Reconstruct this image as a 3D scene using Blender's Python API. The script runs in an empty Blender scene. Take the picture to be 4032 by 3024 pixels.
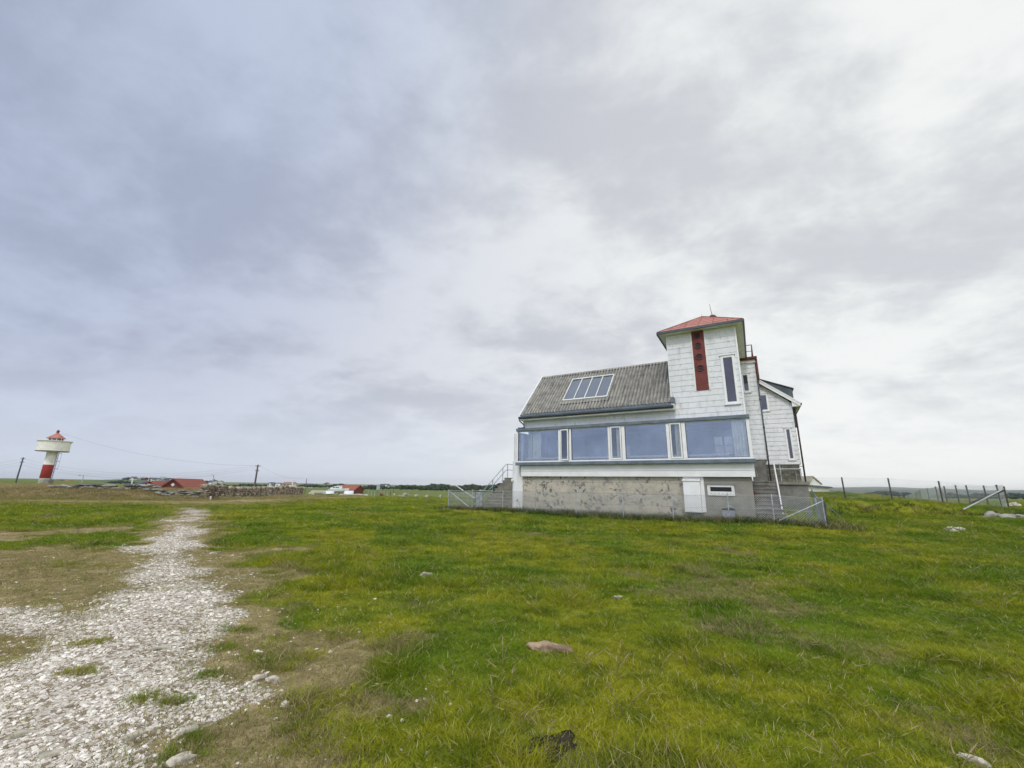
import bpy, bmesh, math, random
import numpy as np
from mathutils import Vector, Matrix, noise as mnoise
random.seed(7); rng = np.random.default_rng(11)
sc = bpy.context.scene
# ------------------------------------------------------------------ camera
F_PX, PITCH, ROLL = 1611.73, 0.2449, 0.0165
cam_d = bpy.data.cameras.new("camera"); cam = bpy.data.objects.new("camera", cam_d); sc.collection.objects.link(cam)
cam_d.sensor_width = 36; cam_d.lens = 36 * F_PX / 4032; cam_d.clip_start = 0.05; cam_d.clip_end = 20000
cp, sp, cr, sr = math.cos(PITCH), math.sin(PITCH), math.cos(ROLL), math.sin(ROLL)
FW = Vector((0, cp, sp)); _rt = Vector((1, 0, 0)); _up = Vector((0, -sp, cp))
RT = _rt * cr + _up * sr; UP = -_rt * sr + _up * cr
cam.matrix_world = Matrix(((RT.x, UP.x, -FW.x, 0), (RT.y, UP.y, -FW.y, 0), (RT.z, UP.z, -FW.z, 0), (0, 0, 0, 1)))
sc.camera = cam
# ------------------------------------------------------------------ light
SUN_EL, SUN_AZ = math.radians(48), math.radians(205)      # azimuth clockwise from +Y
w = bpy.data.worlds.new("World"); sc.world = w; w.use_nodes = True
nt = w.node_tree; nt.nodes.clear()
def N(nt, t, **k):
    n = nt.nodes.new(t)
    for a, b in k.items():
        if a.startswith("i_"):
            key = a[2:]; key = int(key) if key.isdigit() else key.replace("_", " ")
            n.inputs[key].default_value = b
        else: setattr(n, a, b)
    return n
def L(nt, a, ao, b, bi): nt.links.new(a.outputs[ao], b.inputs[bi])
def math_(nt, op, a, b=None, clamp=False):
    n = nt.nodes.new("ShaderNodeMath"); n.operation = op; n.use_clamp = clamp
    for i, v in enumerate((a, b)):
        if v is None: continue
        if isinstance(v, (int, float)): n.inputs[i].default_value = v
        else: nt.links.new(v, n.inputs[i])
    return n.outputs[0]
def maprange(nt, v, a, b, c=0.0, d=1.0, smooth=True):
    n = nt.nodes.new("ShaderNodeMapRange"); n.interpolation_type = 'SMOOTHSTEP' if smooth else 'LINEAR'
    nt.links.new(v, n.inputs[0])
    for i, x in enumerate((a, b, c, d)): n.inputs[i + 1].default_value = x
    return n.outputs[0]
def mixc(nt, fac, a, b, mode='MIX'):
    n = nt.nodes.new("ShaderNodeMix"); n.data_type = 'RGBA'; n.blend_type = mode
    for s, v in ((0, fac), (6, a), (7, b)):
        if isinstance(v, (int, float)): n.inputs[s].default_value = v
        elif isinstance(v, tuple): n.inputs[s].default_value = (*v, 1) if len(v) == 3 else v
        else: nt.links.new(v, n.inputs[s])
    return n.outputs[2]
def noise_(nt, vec, scale, detail=3, rough=.55, dist=0.0):
    n = nt.nodes.new("ShaderNodeTexNoise"); n.inputs['Scale'].default_value = scale; n.inputs['Detail'].default_value = detail
    n.inputs['Roughness'].default_value = rough; n.inputs['Distortion'].default_value = dist
    if vec is not None: nt.links.new(vec, n.inputs['Vector'])
    return n.outputs[0]
def world_setup():
    tc = N(nt, "ShaderNodeTexCoord"); sep = N(nt, "ShaderNodeSeparateXYZ"); L(nt, tc, 'Generated', sep, 0)
    X, Y, Z = sep.outputs
    zc = math_(nt, 'ADD', math_(nt, 'MAXIMUM', Z, 0.0), 0.32)
    cx = math_(nt, 'DIVIDE', X, zc); cy = math_(nt, 'DIVIDE', Y, zc)
    comb = N(nt, "ShaderNodeCombineXYZ"); nt.links.new(cx, comb.inputs[0]); nt.links.new(cy, comb.inputs[1])
    mp = N(nt, "ShaderNodeMapping"); mp.inputs['Rotation'].default_value = (0, 0, math.radians(28)); mp.inputs['Scale'].default_value = (1.75, 2.1, 1)
    mp.inputs['Location'].default_value = (31.3, 12.3, 0)
    L(nt, comb, 0, mp, 0)
    n1 = noise_(nt, mp.outputs[0], 1.15, 9, .56, .25)
    mp2 = N(nt, "ShaderNodeMapping"); mp2.inputs['Location'].default_value = (9.1, 4.4, 2); L(nt, mp, 0, mp2, 0)
    n2 = noise_(nt, mp2.outputs[0], .50, 4, .5, .2)
    n3 = noise_(nt, mp2.outputs[0], 3.6, 9, .62, .2)
    d = math_(nt, 'ADD', math_(nt, 'MULTIPLY', n1, .52), math_(nt, 'ADD', math_(nt, 'MULTIPLY', n2, .24), math_(nt, 'MULTIPLY', n3, .24)))
    dark = maprange(nt, d, .42, .60)
    az = maprange(nt, math_(nt, 'ADD', X, math_(nt, 'MULTIPLY', Y, .0)), -.75, .62)
    lite = mixc(nt, az, (.57, .60, .70), (.85, .87, .855))
    drk = mixc(nt, az, (.44, .465, .555), (.60, .615, .645))
    col = mixc(nt, dark, lite, drk)
    hz = maprange(nt, Z, -.02, .27, .92, 0.0)
    tl = maprange(nt, math_(nt, 'SUBTRACT', Z, X), .55, 1.15, 0, 1)
    col = mixc(nt, tl, col, (.80, .86, .95), 'MULTIPLY')
    hcol = mixc(nt, az, (.60, .66, .77), (.88, .895, .88))
    col = mixc(nt, hz, col, hcol)
    back = maprange(nt, Y, .10, -.55, 1.0, 1.75)        # unseen sky behind the camera, brightened to light the house walls
    sc_ = N(nt, "ShaderNodeVectorMath", operation='SCALE'); nt.links.new(col, sc_.inputs[0]); nt.links.new(back, sc_.inputs['Scale'])
    bg = N(nt, "ShaderNodeBackground"); L(nt, sc_, 0, bg, 0); bg.inputs[1].default_value = 1.10
    sky = N(nt, "ShaderNodeTexSky", sky_type='NISHITA', sun_disc=False, sun_elevation=SUN_EL, sun_rotation=SUN_AZ)
    bs = N(nt, "ShaderNodeBackground"); L(nt, sky, 0, bs, 0); bs.inputs[1].default_value = .1
    mx = N(nt, "ShaderNodeMixShader"); mx.inputs[0].default_value = .95
    L(nt, bs, 0, mx, 1); L(nt, bg, 0, mx, 2)
    o = N(nt, "ShaderNodeOutputWorld"); L(nt, mx, 0, o, 0)
world_setup()
sd = bpy.data.lights.new("sun", 'SUN'); sd.energy = 1.5; sd.angle = math.radians(14); sd.color = (1, .95, .88)
sun = bpy.data.objects.new("sun", sd); sc.collection.objects.link(sun)
sdir = Vector((math.sin(SUN_AZ) * math.cos(SUN_EL), math.cos(SUN_AZ) * math.cos(SUN_EL), math.sin(SUN_EL)))
sun.rotation_euler = (-sdir).to_track_quat('-Z', 'Y').to_euler()
sc.view_settings.view_transform = 'Standard'; sc.view_settings.look = 'None'
sc.view_settings.exposure = 0.0; sc.view_settings.gamma = 1.0
sc.cycles.max_bounces = 8; sc.cycles.transparent_max_bounces = 12; sc.cycles.volume_bounces = 0
sc.cycles.caustics_reflective = False; sc.cycles.caustics_refractive = False
# ------------------------------------------------------------------ helpers
def ray(px, py): return RT * ((px - 2016) / F_PX) - UP * ((py - 1512) / F_PX) + FW
def at(px, py, dep):
    d = ray(px, py); return d * (dep / d.y)
class MB:
    """collects geometry; house-frame boxes use u (to the left), v (back), z"""
    def __init__(s): s.v = []; s.f = []
    def add(s, vs, fs):
        b = len(s.v); s.v += [tuple(p) for p in vs]; s.f += [tuple(b + i for i in f) for f in fs]; return s
    def box(s, x0, x1, y0, y1, z0, z1):
        x0, x1 = min(x0, x1), max(x0, x1); y0, y1 = min(y0, y1), max(y0, y1); z0, z1 = min(z0, z1), max(z0, z1)
        return s.add([(x0, y0, z0), (x1, y0, z0), (x1, y1, z0), (x0, y1, z0), (x0, y0, z1), (x1, y0, z1), (x1, y1, z1), (x0, y1, z1)],
                     [(0, 3, 2, 1), (4, 5, 6, 7), (0, 1, 5, 4), (1, 2, 6, 5), (2, 3, 7, 6), (3, 0, 4, 7)])
    def ub(s, u0, u1, v0, v1, z0, z1): return s.box(-u0, -u1, v0, v1, z0, z1)
    def prism(s, poly, d):
        """poly: list of 3d points (planar), extruded by vector d"""
        n = len(poly); d = Vector(d); a = [Vector(p) for p in poly]; b = [p + d for p in a]
        fs = [tuple(range(n))[::-1], tuple(range(n, 2 * n))] + [(i, (i + 1) % n, n + (i + 1) % n, n + i) for i in range(n)]
        nrm = (a[1] - a[0]).cross(a[2] - a[1])
        if nrm.dot(d) < 0: fs = [f[::-1] for f in fs]
        return s.add(a + b, fs)
    def tube(s, pts, r, n=6, cap=True, r2=None):
        pts = [Vector(p) for p in pts]; m = len(pts); vs = []
        for i, p in enumerate(pts):
            t = (pts[min(i + 1, m - 1)] - pts[max(i - 1, 0)]).normalized()
            a = t.cross(Vector((0, 0, 1)) if abs(t.z) < .95 else Vector((1, 0, 0))).normalized(); b = t.cross(a)
            rr = r if r2 is None else r + (r2 - r) * i / (m - 1)
            for k in range(n):
                q = 2 * math.pi * k / n; vs.append(p + a * (rr * math.cos(q)) + b * (rr * math.sin(q)))
        fs = [(i * n + k, i * n + (k + 1) % n, (i + 1) * n + (k + 1) % n, (i + 1) * n + k) for i in range(m - 1) for k in range(n)]
        if cap: fs += [tuple(range(n))[::-1], tuple(range((m - 1) * n, m * n))]
        return s.add(vs, fs)
    def lathe(s, prof, c=(0, 0, 0), n=24):
        vs = []; c = Vector(c)
        for r, z in prof:
            for k in range(n):
                q = 2 * math.pi * k / n; vs.append(c + Vector((r * math.cos(q), r * math.sin(q), z)))
        m = len(prof)
        fs = [(i * n + k, i * n + (k + 1) % n, (i + 1) * n + (k + 1) % n, (i + 1) * n + k) for i in range(m - 1) for k in range(n)]
        fs += [tuple(range(n))[::-1], tuple(range((m - 1) * n, m * n))]
        return s.add(vs, fs)
    def rock(s, c, sx, sy, sz, rot=0, sub=1, rough=.18, seed=None):
        vs, fs = ICO[sub]; sd_ = random.random() * 100 if seed is None else seed
        out = []; ca, sa = math.cos(rot), math.sin(rot)
        for v in vs:
            k = 1 + rough * mnoise.noise(v * 1.3 + Vector((sd_, 0, sd_))) * 2 + rough * .5 * mnoise.noise(v * 3.1 + Vector((0, sd_, 0)))
            x, y, z = v.x * sx * k, v.y * sy * k, v.z * sz * k
            out.append((c[0] + x * ca - y * sa, c[1] + x * sa + y * ca, c[2] + z))
        return s.add(out, fs)
    def build(s, name, mat, parent=None, smooth=False, bevel=0):
        me = bpy.data.meshes.new(name); me.from_pydata(s.v, [], s.f); me.update()
        if smooth:
            me.polygons.foreach_set('use_smooth', [True] * len(me.polygons))
        o = bpy.data.objects.new(name, me); sc.collection.objects.link(o)
        for m in (mat if isinstance(mat, (list, tuple)) else [mat]): me.materials.append(m)
        if parent is not None: o.parent = parent
        if bevel:
            b = o.modifiers.new('bevel', 'BEVEL'); b.width = bevel; b.segments = 1; b.limit_method = 'ANGLE'
        return o
def _ico(sub):
    bm = bmesh.new(); bmesh.ops.create_icosphere(bm, subdivisions=sub, radius=1)
    vs = [v.co.copy() for v in bm.verts]; fs = [tuple(v.index for v in f.verts) for f in bm.faces]; bm.free(); return vs, fs
ICO = {1: _ico(2), 0: _ico(1), 2: _ico(3)}
def tag(o, label=None, cat=None, group=None, kind=None):
    for k, v in (('label', label), ('category', cat), ('group', group), ('kind', kind)):
        if v: o[k] = v
    return o
def empty(name, loc=(0, 0, 0), rz=0):
    o = bpy.data.objects.new(name, None); sc.collection.objects.link(o); o.location = loc; o.rotation_euler = (0, 0, rz)
    o.empty_display_size = .2; return o
# ------------------------------------------------------------------ materials
def mat(name, col, rough=.8, var=.12, scale=3.0, col2=None, bump=0.0, bscale=None, spec=.3, metal=0.0, stain=None, coords='Object', vscale=(1, 1, 1)):
    m = bpy.data.materials.new(name); m.use_nodes = True; t = m.node_tree; b = t.nodes['Principled BSDF']
    tc = N(t, "ShaderNodeTexCoord"); mp = N(t, "ShaderNodeMapping"); mp.inputs['Scale'].default_value = vscale; L(t, tc, coords, mp, 0); vec = mp.outputs[0]
    n = noise_(t, vec, scale, 5, .6)
    c2 = col2 if col2 else tuple(c * (1 - var * 2) for c in col)
    c1 = col if col2 else tuple(min(1, c * (1 + var)) for c in col)
    c = mixc(t, maprange(t, n, .35, .65), c1, c2)
    if stain:
        scol, sscale, lo, hi = stain
        n2 = noise_(t, vec, sscale, 7, .65, .4); c = mixc(t, maprange(t, n2, lo, hi), c, scol)
    t.links.new(c, b.inputs['Base Color']); b.inputs['Roughness'].default_value = rough
    b.inputs['Specular IOR Level'].default_value = spec; b.inputs['Metallic'].default_value = metal
    if bump:
        bn = N(t, "ShaderNodeBump"); bn.inputs['Strength'].default_value = bump; bn.inputs['Distance'].default_value = .02
        t.links.new(noise_(t, vec, bscale or scale * 6, 5, .7), bn.inputs['Height']); L(t, bn, 0, b, 'Normal')
    return m
M = {}
M['white'] = mat('white_paint', (.80, .80, .80), .5, .03, 2, bump=.05)
M['white_dirty'] = mat('white_boarding', (.70, .71, .735), .65, .03, 1.2, bump=.15, bscale=30, stain=((.42, .43, .44), 6.0, .48, .78), vscale=(1, 1, .45))
M['offwhite'] = mat('old_white_trim', (.72, .73, .70), .6, .05, 2, stain=((.42, .44, .38), 4, .55, .85))
M['cream'] = mat('cream_wall', (.75, .745, .71), .8, .05, 1.5, stain=((.45, .44, .40), 2.5, .52, .85))
M['flash'] = mat('blue_grey_flashing', (.13, .165, .20), .45, .12, 2.5, spec=.5, bump=.1)
M['gutter'] = mat('dark_gutter', (.060, .075, .095), .45, .15, 3, spec=.5)
M['red'] = mat('red_paint', (.165, .040, .035), .6, .12, 3, stain=((.15, .035, .03), 5, .5, .8))
M['salmon'] = mat('faded_red_sheet', (.44, .165, .13), .6, .10, 1.5, stain=((.50, .26, .21), 2.2, .45, .75), bump=.05)
M['darkred'] = mat('dark_red_edge', (.16, .045, .035), .7, .2, 4)
M['steel'] = mat('galvanised', (.40, .43, .45), .45, .15, 6, metal=.4)
M['wire'] = mat('fence_wire', (.42, .46, .46), .5, .1, 3, metal=.3)
M['rust'] = mat('rusty_iron', (.09, .055, .05), .8, .25, 8)
M['darkpost'] = mat('weathered_post', (.10, .085, .08), .9, .25, 8, bump=.3)
M['polewood'] = mat('pole_wood', (.13, .105, .10), .9, .2, 5)
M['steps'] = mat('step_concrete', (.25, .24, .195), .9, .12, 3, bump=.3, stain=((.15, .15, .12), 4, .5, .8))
M['greyconc'] = mat('grey_concrete', (.21, .205, .19), .9, .15, 2, bump=.3, stain=((.10, .10, .09), 3, .5, .8))  # grey concrete, a tone darker than the steps, with dark stains
M['slate'] = mat('slate_cladding', (.085, .11, .125), .55, .15, 2.5, spec=.4)
M['bark'] = mat('bark', (.06, .05, .04), .9)
M['curtain'] = mat('curtain', (.80, .80, .70), .9, .06, 2)
M['room'] = mat('room_wall', (.50, .58, .76), .9, .08, 1)  # blue in the wall colour stands in for sky reflected by the panes
M['floor_in'] = mat('room_floor', (.12, .10, .09), .7, .08, 1)
M['mossrock'] = mat('field_rock', (.34, .335, .30), .95, .18, 2.2, stain=((.20, .21, .15), 3, .48, .7), bump=.5, bscale=12)
M['stonewarm'] = mat('wall_stone', (.30, .255, .19), .95, .3, 1.3, col2=(.17, .15, .12), bump=.5, bscale=8, stain=((.40, .37, .30), 2.6, .55, .75))
M['stonegrey'] = mat('lichen_stone', (.27, .27, .25), .95, .3, 1.1, col2=(.13, .13, .12), bump=.5, bscale=8, stain=((.45, .43, .40), 2.9, .6, .75))
M['tile'] = mat('red_tiles', (.38, .125, .09), .8, .15, 6, stain=((.26, .10, .075), 1.2, .5, .75))
M['hull'] = mat('hull_white', (.70, .72, .73), .35, .05, 1)
M['black'] = mat('black', (.02, .02, .025), .6)
M['tree'] = mat('far_foliage', (.040, .066, .032), .95, .3, .25)
M['tree2'] = mat('far_foliage_blue', (.030, .052, .042), .95, .3, .15)
def corrugated():
    m = mat('fibre_cement', (.37, .355, .32), .95, .12, 2.2, col2=(.25, .245, .225), bump=.4, bscale=22, stain=((.44, .42, .35), 5.0, .56, .72)); t = m.node_tree
    b = t.nodes['Principled BSDF']; src = b.inputs['Base Color'].links[0].from_socket
    tc = N(t, "ShaderNodeTexCoord"); mp = N(t, "ShaderNodeMapping"); mp.inputs['Scale'].default_value = (5, .6, .6); L(t, tc, 'Object', mp, 0)
    s_ = noise_(t, mp.outputs[0], 2, 4, .6)
    c = mixc(t, maprange(t, s_, .48, .72, 0, .65), src, (.085, .085, .08))
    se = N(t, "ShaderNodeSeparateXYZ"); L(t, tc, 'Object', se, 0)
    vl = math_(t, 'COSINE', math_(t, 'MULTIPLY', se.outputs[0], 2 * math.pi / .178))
    c = mixc(t, maprange(t, vl, -.9, .1, .48, 0), c, (.055, .055, .052))          # valleys coloured darker: painted shade that makes the ribs show
    t.links.new(c, b.inputs['Base Color']); return m
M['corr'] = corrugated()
def concrete():
    m = bpy.data.materials.new('old_render'); m.use_nodes = True; t = m.node_tree; b = t.nodes['Principled BSDF']
    tc = N(t, "ShaderNodeTexCoord"); v = tc.outputs['Object']
    base = mixc(t, maprange(t, noise_(t, v, 1.1, 6, .6), .35, .68), (.54, .49, .39), (.40, .38, .32))
    base = mixc(t, maprange(t, noise_(t, v, 7, 5, .7), .45, .7, 0, .6), base, (.46, .43, .37))
    big = maprange(t, noise_(t, v, .8, 3, .5), .42, .58)
    sp_ = maprange(t, noise_(t, v, 4.2, 8, .72, .8),   .525, .585)
    base = mixc(t, math_(t, 'MULTIPLY', sp_, math_(t, 'ADD', math_(t, 'MULTIPLY', big, .8), .16)), base, (.115, .115, .12))
    vo = N(t, "ShaderNodeTexVoronoi"); vo.feature = 'DISTANCE_TO_EDGE'; vo.inputs['Scale'].default_value = 1.9
    mp = N(t, "ShaderNodeMapping"); mp.inputs['Scale'].default_value = (.7, 1, 1.5); L(t, tc, 'Object', mp, 0)
    wn = N(t, "ShaderNodeTexNoise"); wn.inputs['Scale'].default_value = 2; nt_ = N(t, "ShaderNodeVectorMath", operation='ADD'); L(t, mp, 0, wn, 0); L(t, mp, 0, nt_, 0); L(t, wn, 1, nt_, 1); L(t, nt_, 0, vo, 'Vector')
    cr_ = maprange(t, vo.outputs[0], .0, .022, .55, 0.0)
    base = mixc(t, cr_, base, (.16, .15, .14))
    se = N(t, "ShaderNodeSeparateXYZ"); t.links.new(v, se.inputs[0])                       # shuttering joints
    wob = math_(t, 'MULTIPLY', math_(t, 'SUBTRACT', noise_(t, v, .9, 3), .5), .12)
    zz = math_(t, 'FRACT', math_(t, 'DIVIDE', math_(t, 'ADD', se.outputs[2], wob), .52))
    jn = maprange(t, math_(t, 'ABSOLUTE', math_(t, 'SUBTRACT', zz, .5)), .0, .03, .6, 0)
    base = mixc(t, jn, base, (.17, .16, .145))
    low = maprange(t, math_(t, 'ADD', se.outputs[2], math_(t, 'MULTIPLY', noise_(t, v, 2, 4), .5)), -1.0, -.75, .6, 0)
    base = mixc(t, low, base, (.24, .235, .215))
    newer = maprange(t, math_(t, 'ADD', se.outputs[0], math_(t, 'MULTIPLY', noise_(t, v, 1.7, 5), .8)), -3.0, -1.9, 0, .85)
    base = mixc(t, newer, base, mixc(t, noise_(t, v, 3, 5), (.20, .195, .175), (.30, .29, .26)))      # later grey render at the right end
    t.links.new(base, b.inputs['Base Color']); b.inputs['Roughness'].default_value = .95; b.inputs['Specular IOR Level'].default_value = .2
    bn = N(t, "ShaderNodeBump"); bn.inputs['Strength'].default_value = .6; bn.inputs['Distance'].default_value = .03
    h = math_(t, 'ADD', noise_(t, v, 9, 7, .75), math_(t, 'MULTIPLY', math_(t, 'ADD', jn, cr_), -.6)); t.links.new(h, bn.inputs['Height']); L(t, bn, 0, b, 'Normal')
    return m
def vary(m, lo, hi, tint=(1, 1, 1)):
    t = m.node_tree; b = t.nodes['Principled BSDF']; src_ = b.inputs['Base Color'].links[0].from_socket
    g = N(t, "ShaderNodeNewGeometry"); rr = maprange(t, g.outputs['Random Per Island'], 0, 1, lo, hi, False)
    cb = N(t, "ShaderNodeCombineXYZ"); [t.links.new(rr, cb.inputs[i]) for i in range(3)]
    t.links.new(mixc(t, 1.0, src_, cb.outputs[0], 'MULTIPLY'), b.inputs['Base Color'])
vary(M['stonewarm'], .45, 1.9); vary(M['stonegrey'], .4, 1.7)
M['concrete'] = concrete()
def blocks():
    m = bpy.data.materials.new('stone_blocks'); m.use_nodes = True; t = m.node_tree; b = t.nodes['Principled BSDF']
    tc = N(t, "ShaderNodeTexCoord"); se = N(t, "ShaderNodeSeparateXYZ"); L(t, tc, 'Object', se, 0)
    cb = N(t, "ShaderNodeCombineXYZ"); t.links.new(math_(t, 'ADD', se.outputs[0], se.outputs[1]), cb.inputs[0]); L(t, se, 2, cb, 1)
    br = N(t, "ShaderNodeTexBrick"); L(t, cb, 0, br, 0); br.inputs['Scale'].default_value = 1; br.inputs['Brick Width'].default_value = .95; br.inputs['Row Height'].default_value = .31
    br.inputs['Mortar Size'].default_value = .018; br.inputs['Color1'].default_value = (.115, .105, .08, 1); br.inputs['Color2'].default_value = (.16, .15, .115, 1); br.inputs['Mortar'].default_value = (.26, .25, .22, 1)
    c = mixc(t, maprange(t, noise_(t, tc.outputs['Object'], 6, 5), .4, .7), br.outputs[0], (.07, .07, .06)); t.links.new(c, b.inputs['Base Color']); b.inputs['Roughness'].default_value = .95
    bn = N(t, "ShaderNodeBump"); bn.inputs['Strength'].default_value = .6; t.links.new(noise_(t, tc.outputs['Object'], 8, 6), bn.inputs['Height']); L(t, bn, 0, b, 'Normal')
    return m
M['blocks'] = blocks()
def pane(name, tr, tint, refl, fac):
    m = bpy.data.materials.new(name); m.use_nodes = True; t = m.node_tree; t.nodes.clear()
    o = N(t, "ShaderNodeOutputMaterial"); g = N(t, "ShaderNodeBsdfGlossy"); g.inputs['Color'].default_value = (*refl, 1); g.inputs['Roughness'].default_value = .03
    a = N(t, "ShaderNodeBsdfTransparent") if tr else N(t, "ShaderNodeBsdfDiffuse"); a.inputs[0].default_value = (*tint, 1)
    fr = N(t, "ShaderNodeFresnel"); fr.inputs[0].default_value = 1.45
    tc = N(t, "ShaderNodeTexCoord"); v_ = maprange(t, noise_(t, tc.outputs['Object'], .9, 4, .6), .35, .7, -.02, .02)
    mx = N(t, "ShaderNodeMixShader"); t.links.new(math_(t, 'ADD', math_(t, 'ADD', fr.outputs[0], v_), fac, True), mx.inputs[0]); L(t, a, 0, mx, 1); L(t, g, 0, mx, 2); L(t, mx, 0, o, 0)
    bn = N(t, "ShaderNodeBump"); bn.inputs['Strength'].default_value = .004; t.links.new(noise_(t, tc.outputs['Object'], 1.5, 2), bn.inputs['Height']); L(t, bn, 0, g, 'Normal')
    return m
M['glass'] = pane('bay_glass', True, (.965, .98, .99), (.70, .80, 1.0), .115)
M['darkglass'] = pane('dark_pane', False, (.05, .05, .065), (.42, .44, .56), .12)
M['skyglass'] = pane('roof_pane', True, (.9, .92, .95), (.80, .84, .90), .40)
# ------------------------------------------------------------------ terrain
def vnoise(x, y, s, seed=0):
    x = np.asarray(x, float) / s + seed * 17.13; y = np.asarray(y, float) / s + seed * 9.71
    xi = np.floor(x).astype(np.int64); yi = np.floor(y).astype(np.int64); fx = x - xi; fy = y - yi
    fx = fx * fx * (3 - 2 * fx); fy = fy * fy * (3 - 2 * fy)
    def h(a, b):
        n = (a * 374761393 + b * 668265263 + seed * 1274126177) & 0xffffffff
        n = ((n ^ (n >> 13)) * 1274126177) & 0xffffffff
        return ((n ^ (n >> 16)) & 0xffff) / 65535.0
    return (h(xi, yi) * (1 - fx) + h(xi + 1, yi) * fx) * (1 - fy) + (h(xi, yi + 1) * (1 - fx) + h(xi + 1, yi + 1) * fx) * fy - .5
def sst(x, a, b):
    t = np.clip((np.asarray(x, float) - a) / (b - a), 0, 1); return t * t * (3 - 2 * t)
OX, OY, HD = 10.2775, 17.6, 0.52818
def to_uv(x, y):
    dx, dy = x - OX, y - OY; return -dx * math.cos(HD) + dy * math.sin(HD), dx * math.sin(HD) + dy * math.cos(HD)
def from_uv(u, v, z=0.0):
    return Vector((OX - u * math.cos(HD) + v * math.sin(HD), OY + u * math.sin(HD) + v * math.cos(HD), z))
BLX = [9, 11.6, 13.2, 17, 20, 24, 29, 45, 90]; BLY = [17, 17.6, 19.0, 22.0, 23.6, 23.2, 22.8, 26, 40]
def terr(x, y):
    x = np.asarray(x, float); y = np.asarray(y, float)
    zc = np.interp(y, [-50, 0, 20, 36, 50, 70, 100, 155, 300, 600, 1500, 9000], [-1.6, -1.5, -1.48, -1.52, -1.72, -2.05, -2.6, -3.4, -4.9, -6.2, -7, -9])
    # left: bank with rough grass, plateau of the lighthouse behind
    cy = 33 + 5.0 * sst(y, 33.2, 36.5) * 0
    side = 1 - sst(x - np.interp(y, [0, 36, 70, 100], [-25.5, -27.2, -34.8, -41]), -4.5, -.8)
    bank = side * sst(y + (x + 30) * .02, 33.0, 37.2)
    flatz = -.90 - .25 * sst(y, 40, 120) - 1.2 * sst(y, 160, 900)
    hollow = sst(y, 44, 60) * sst(x / np.maximum(y, 1), -1.02, -.86)        # the sheds stand lower
    zl = flatz * (1 - hollow) + zc * hollow
    z = zc * (1 - bank) + zl * bank
    # right: rising ground and a low bank behind the fence
    wr = sst(x, 9.6, 13.0) * (1 - sst(y, 0, 1) * 0)
    zf = .12 * sst(x, 5, 12) * (1 - sst(y, 60, 90)) + .24 * sst(y, 14, 24) * sst(x, 10, 16) * (1 - sst(y, 40, 60))
    z = z + zf
    d = y - np.interp(x, BLX, BLY)
    zr = np.interp(y, [0, 25, 36, 60, 90, 150, 300, 600, 1500, 9000], [-.9, -.84, -.86, -1.05, -1.6, -2.4, -4.2, -6, -7, -9])
    zr = zr + .74 * np.exp(-(((x - 22.3) / 4.6) ** 2 + ((y - 30.5) / 7) ** 2)) + .55 * np.exp(-(((x - 15.5) / 3.2) ** 2 + ((y - 23.5) / 3.5) ** 2))
    g = sst(d, -.15, .75); z = z * (1 - g * wr) + np.maximum(zr, z) * g * wr
    # house pad
    u, v = to_uv(x, y)
    pad = np.exp(-(np.maximum(0, np.abs(u - 7) - 8) / 2.5) ** 2 - (np.maximum(0, np.abs(v - 4) - 5) / 2.5) ** 2)
    z = z + pad * (1 - wr) * .13
    # worn track sits a little low, tussocks elsewhere
    far = 1 - sst(y, 50, 90)
    bumps = .10 * vnoise(x, y, 2.7, 1) + .06 * vnoise(x, y, .9, 2) + .035 * vnoise(x, y, .33, 3)
    z = z + bumps * (.35 + .65 * sst(y, 3, 14)) * far + .16 * vnoise(x, y, 9, 4) * sst(y, 12, 30) * (1 - sst(y, 60, 100))
    z = z + sst(y, 200, 900) * vnoise(x, y, 300, 5) * 2.0
    return z
def tz(x, y): return float(terr(x, y))
PATH = [(-18.5, 24.5, .12), (-14.1, 19.3, .40), (-11.4, 14.9, .42), (-9.6, 12.6, .36), (-8.1, 10.3, .55), (-6.7, 8.6, .46), (-6.0, 7.7, .6), (-5.0, 6.85, .55), (-4.4, 5.85, .72), (-4.0, 5.0, .85), (-3.45, 3.95, .70), (-3.15, 3.6, .8), (-2.95, 3.2, .85), (-2.6, 2.6, .85), (-2.3, 1.4, .9)]
ARM = [(-11, 6.3, .1), (-7.5, 5.3, .25), (-4.6, 4.75, .35)]
ARM2 = [(-9.2, 10.2, .1), (-7.8, 10.2, .4)]
def capd(x, y, P):
    d = np.full(np.shape(x), 1e3)
    for (x0, y0, r0), (x1, y1, r1) in zip(P, P[1:]):
        dx, dy = x1 - x0, y1 - y0; t = np.clip(((x - x0) * dx + (y - y0) * dy) / (dx * dx + dy * dy), 0, 1)
        d = np.minimum(d, np.hypot(x - x0 - t * dx, y - y0 - t * dy) - (r0 + (r1 - r0) * t))
    return d
def gravd(x, y):
    """signed distance (m) to the worn stony track, ragged"""
    d = np.minimum(capd(x, y, PATH), np.minimum(capd(x, y, ARM), capd(x, y, ARM2)))
    return d + .75 * vnoise(x, y, .8, 8) * (.6 + .04 * y) + .38 * vnoise(x, y, .27, 9)
DRYB = [(-6.8, 7.2, 1.9), (-9.5, 7.6, 2.2), (-9.0, 12.0, 1.0), (-7, 5.9, 1.2), (-12.5, 13.5, 1.0), (-14, 11, 1.6), (-1.4, 2.9, .25), (-1.25, 4.2, .15), (-5.6, 9.5, .5)]
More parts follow.
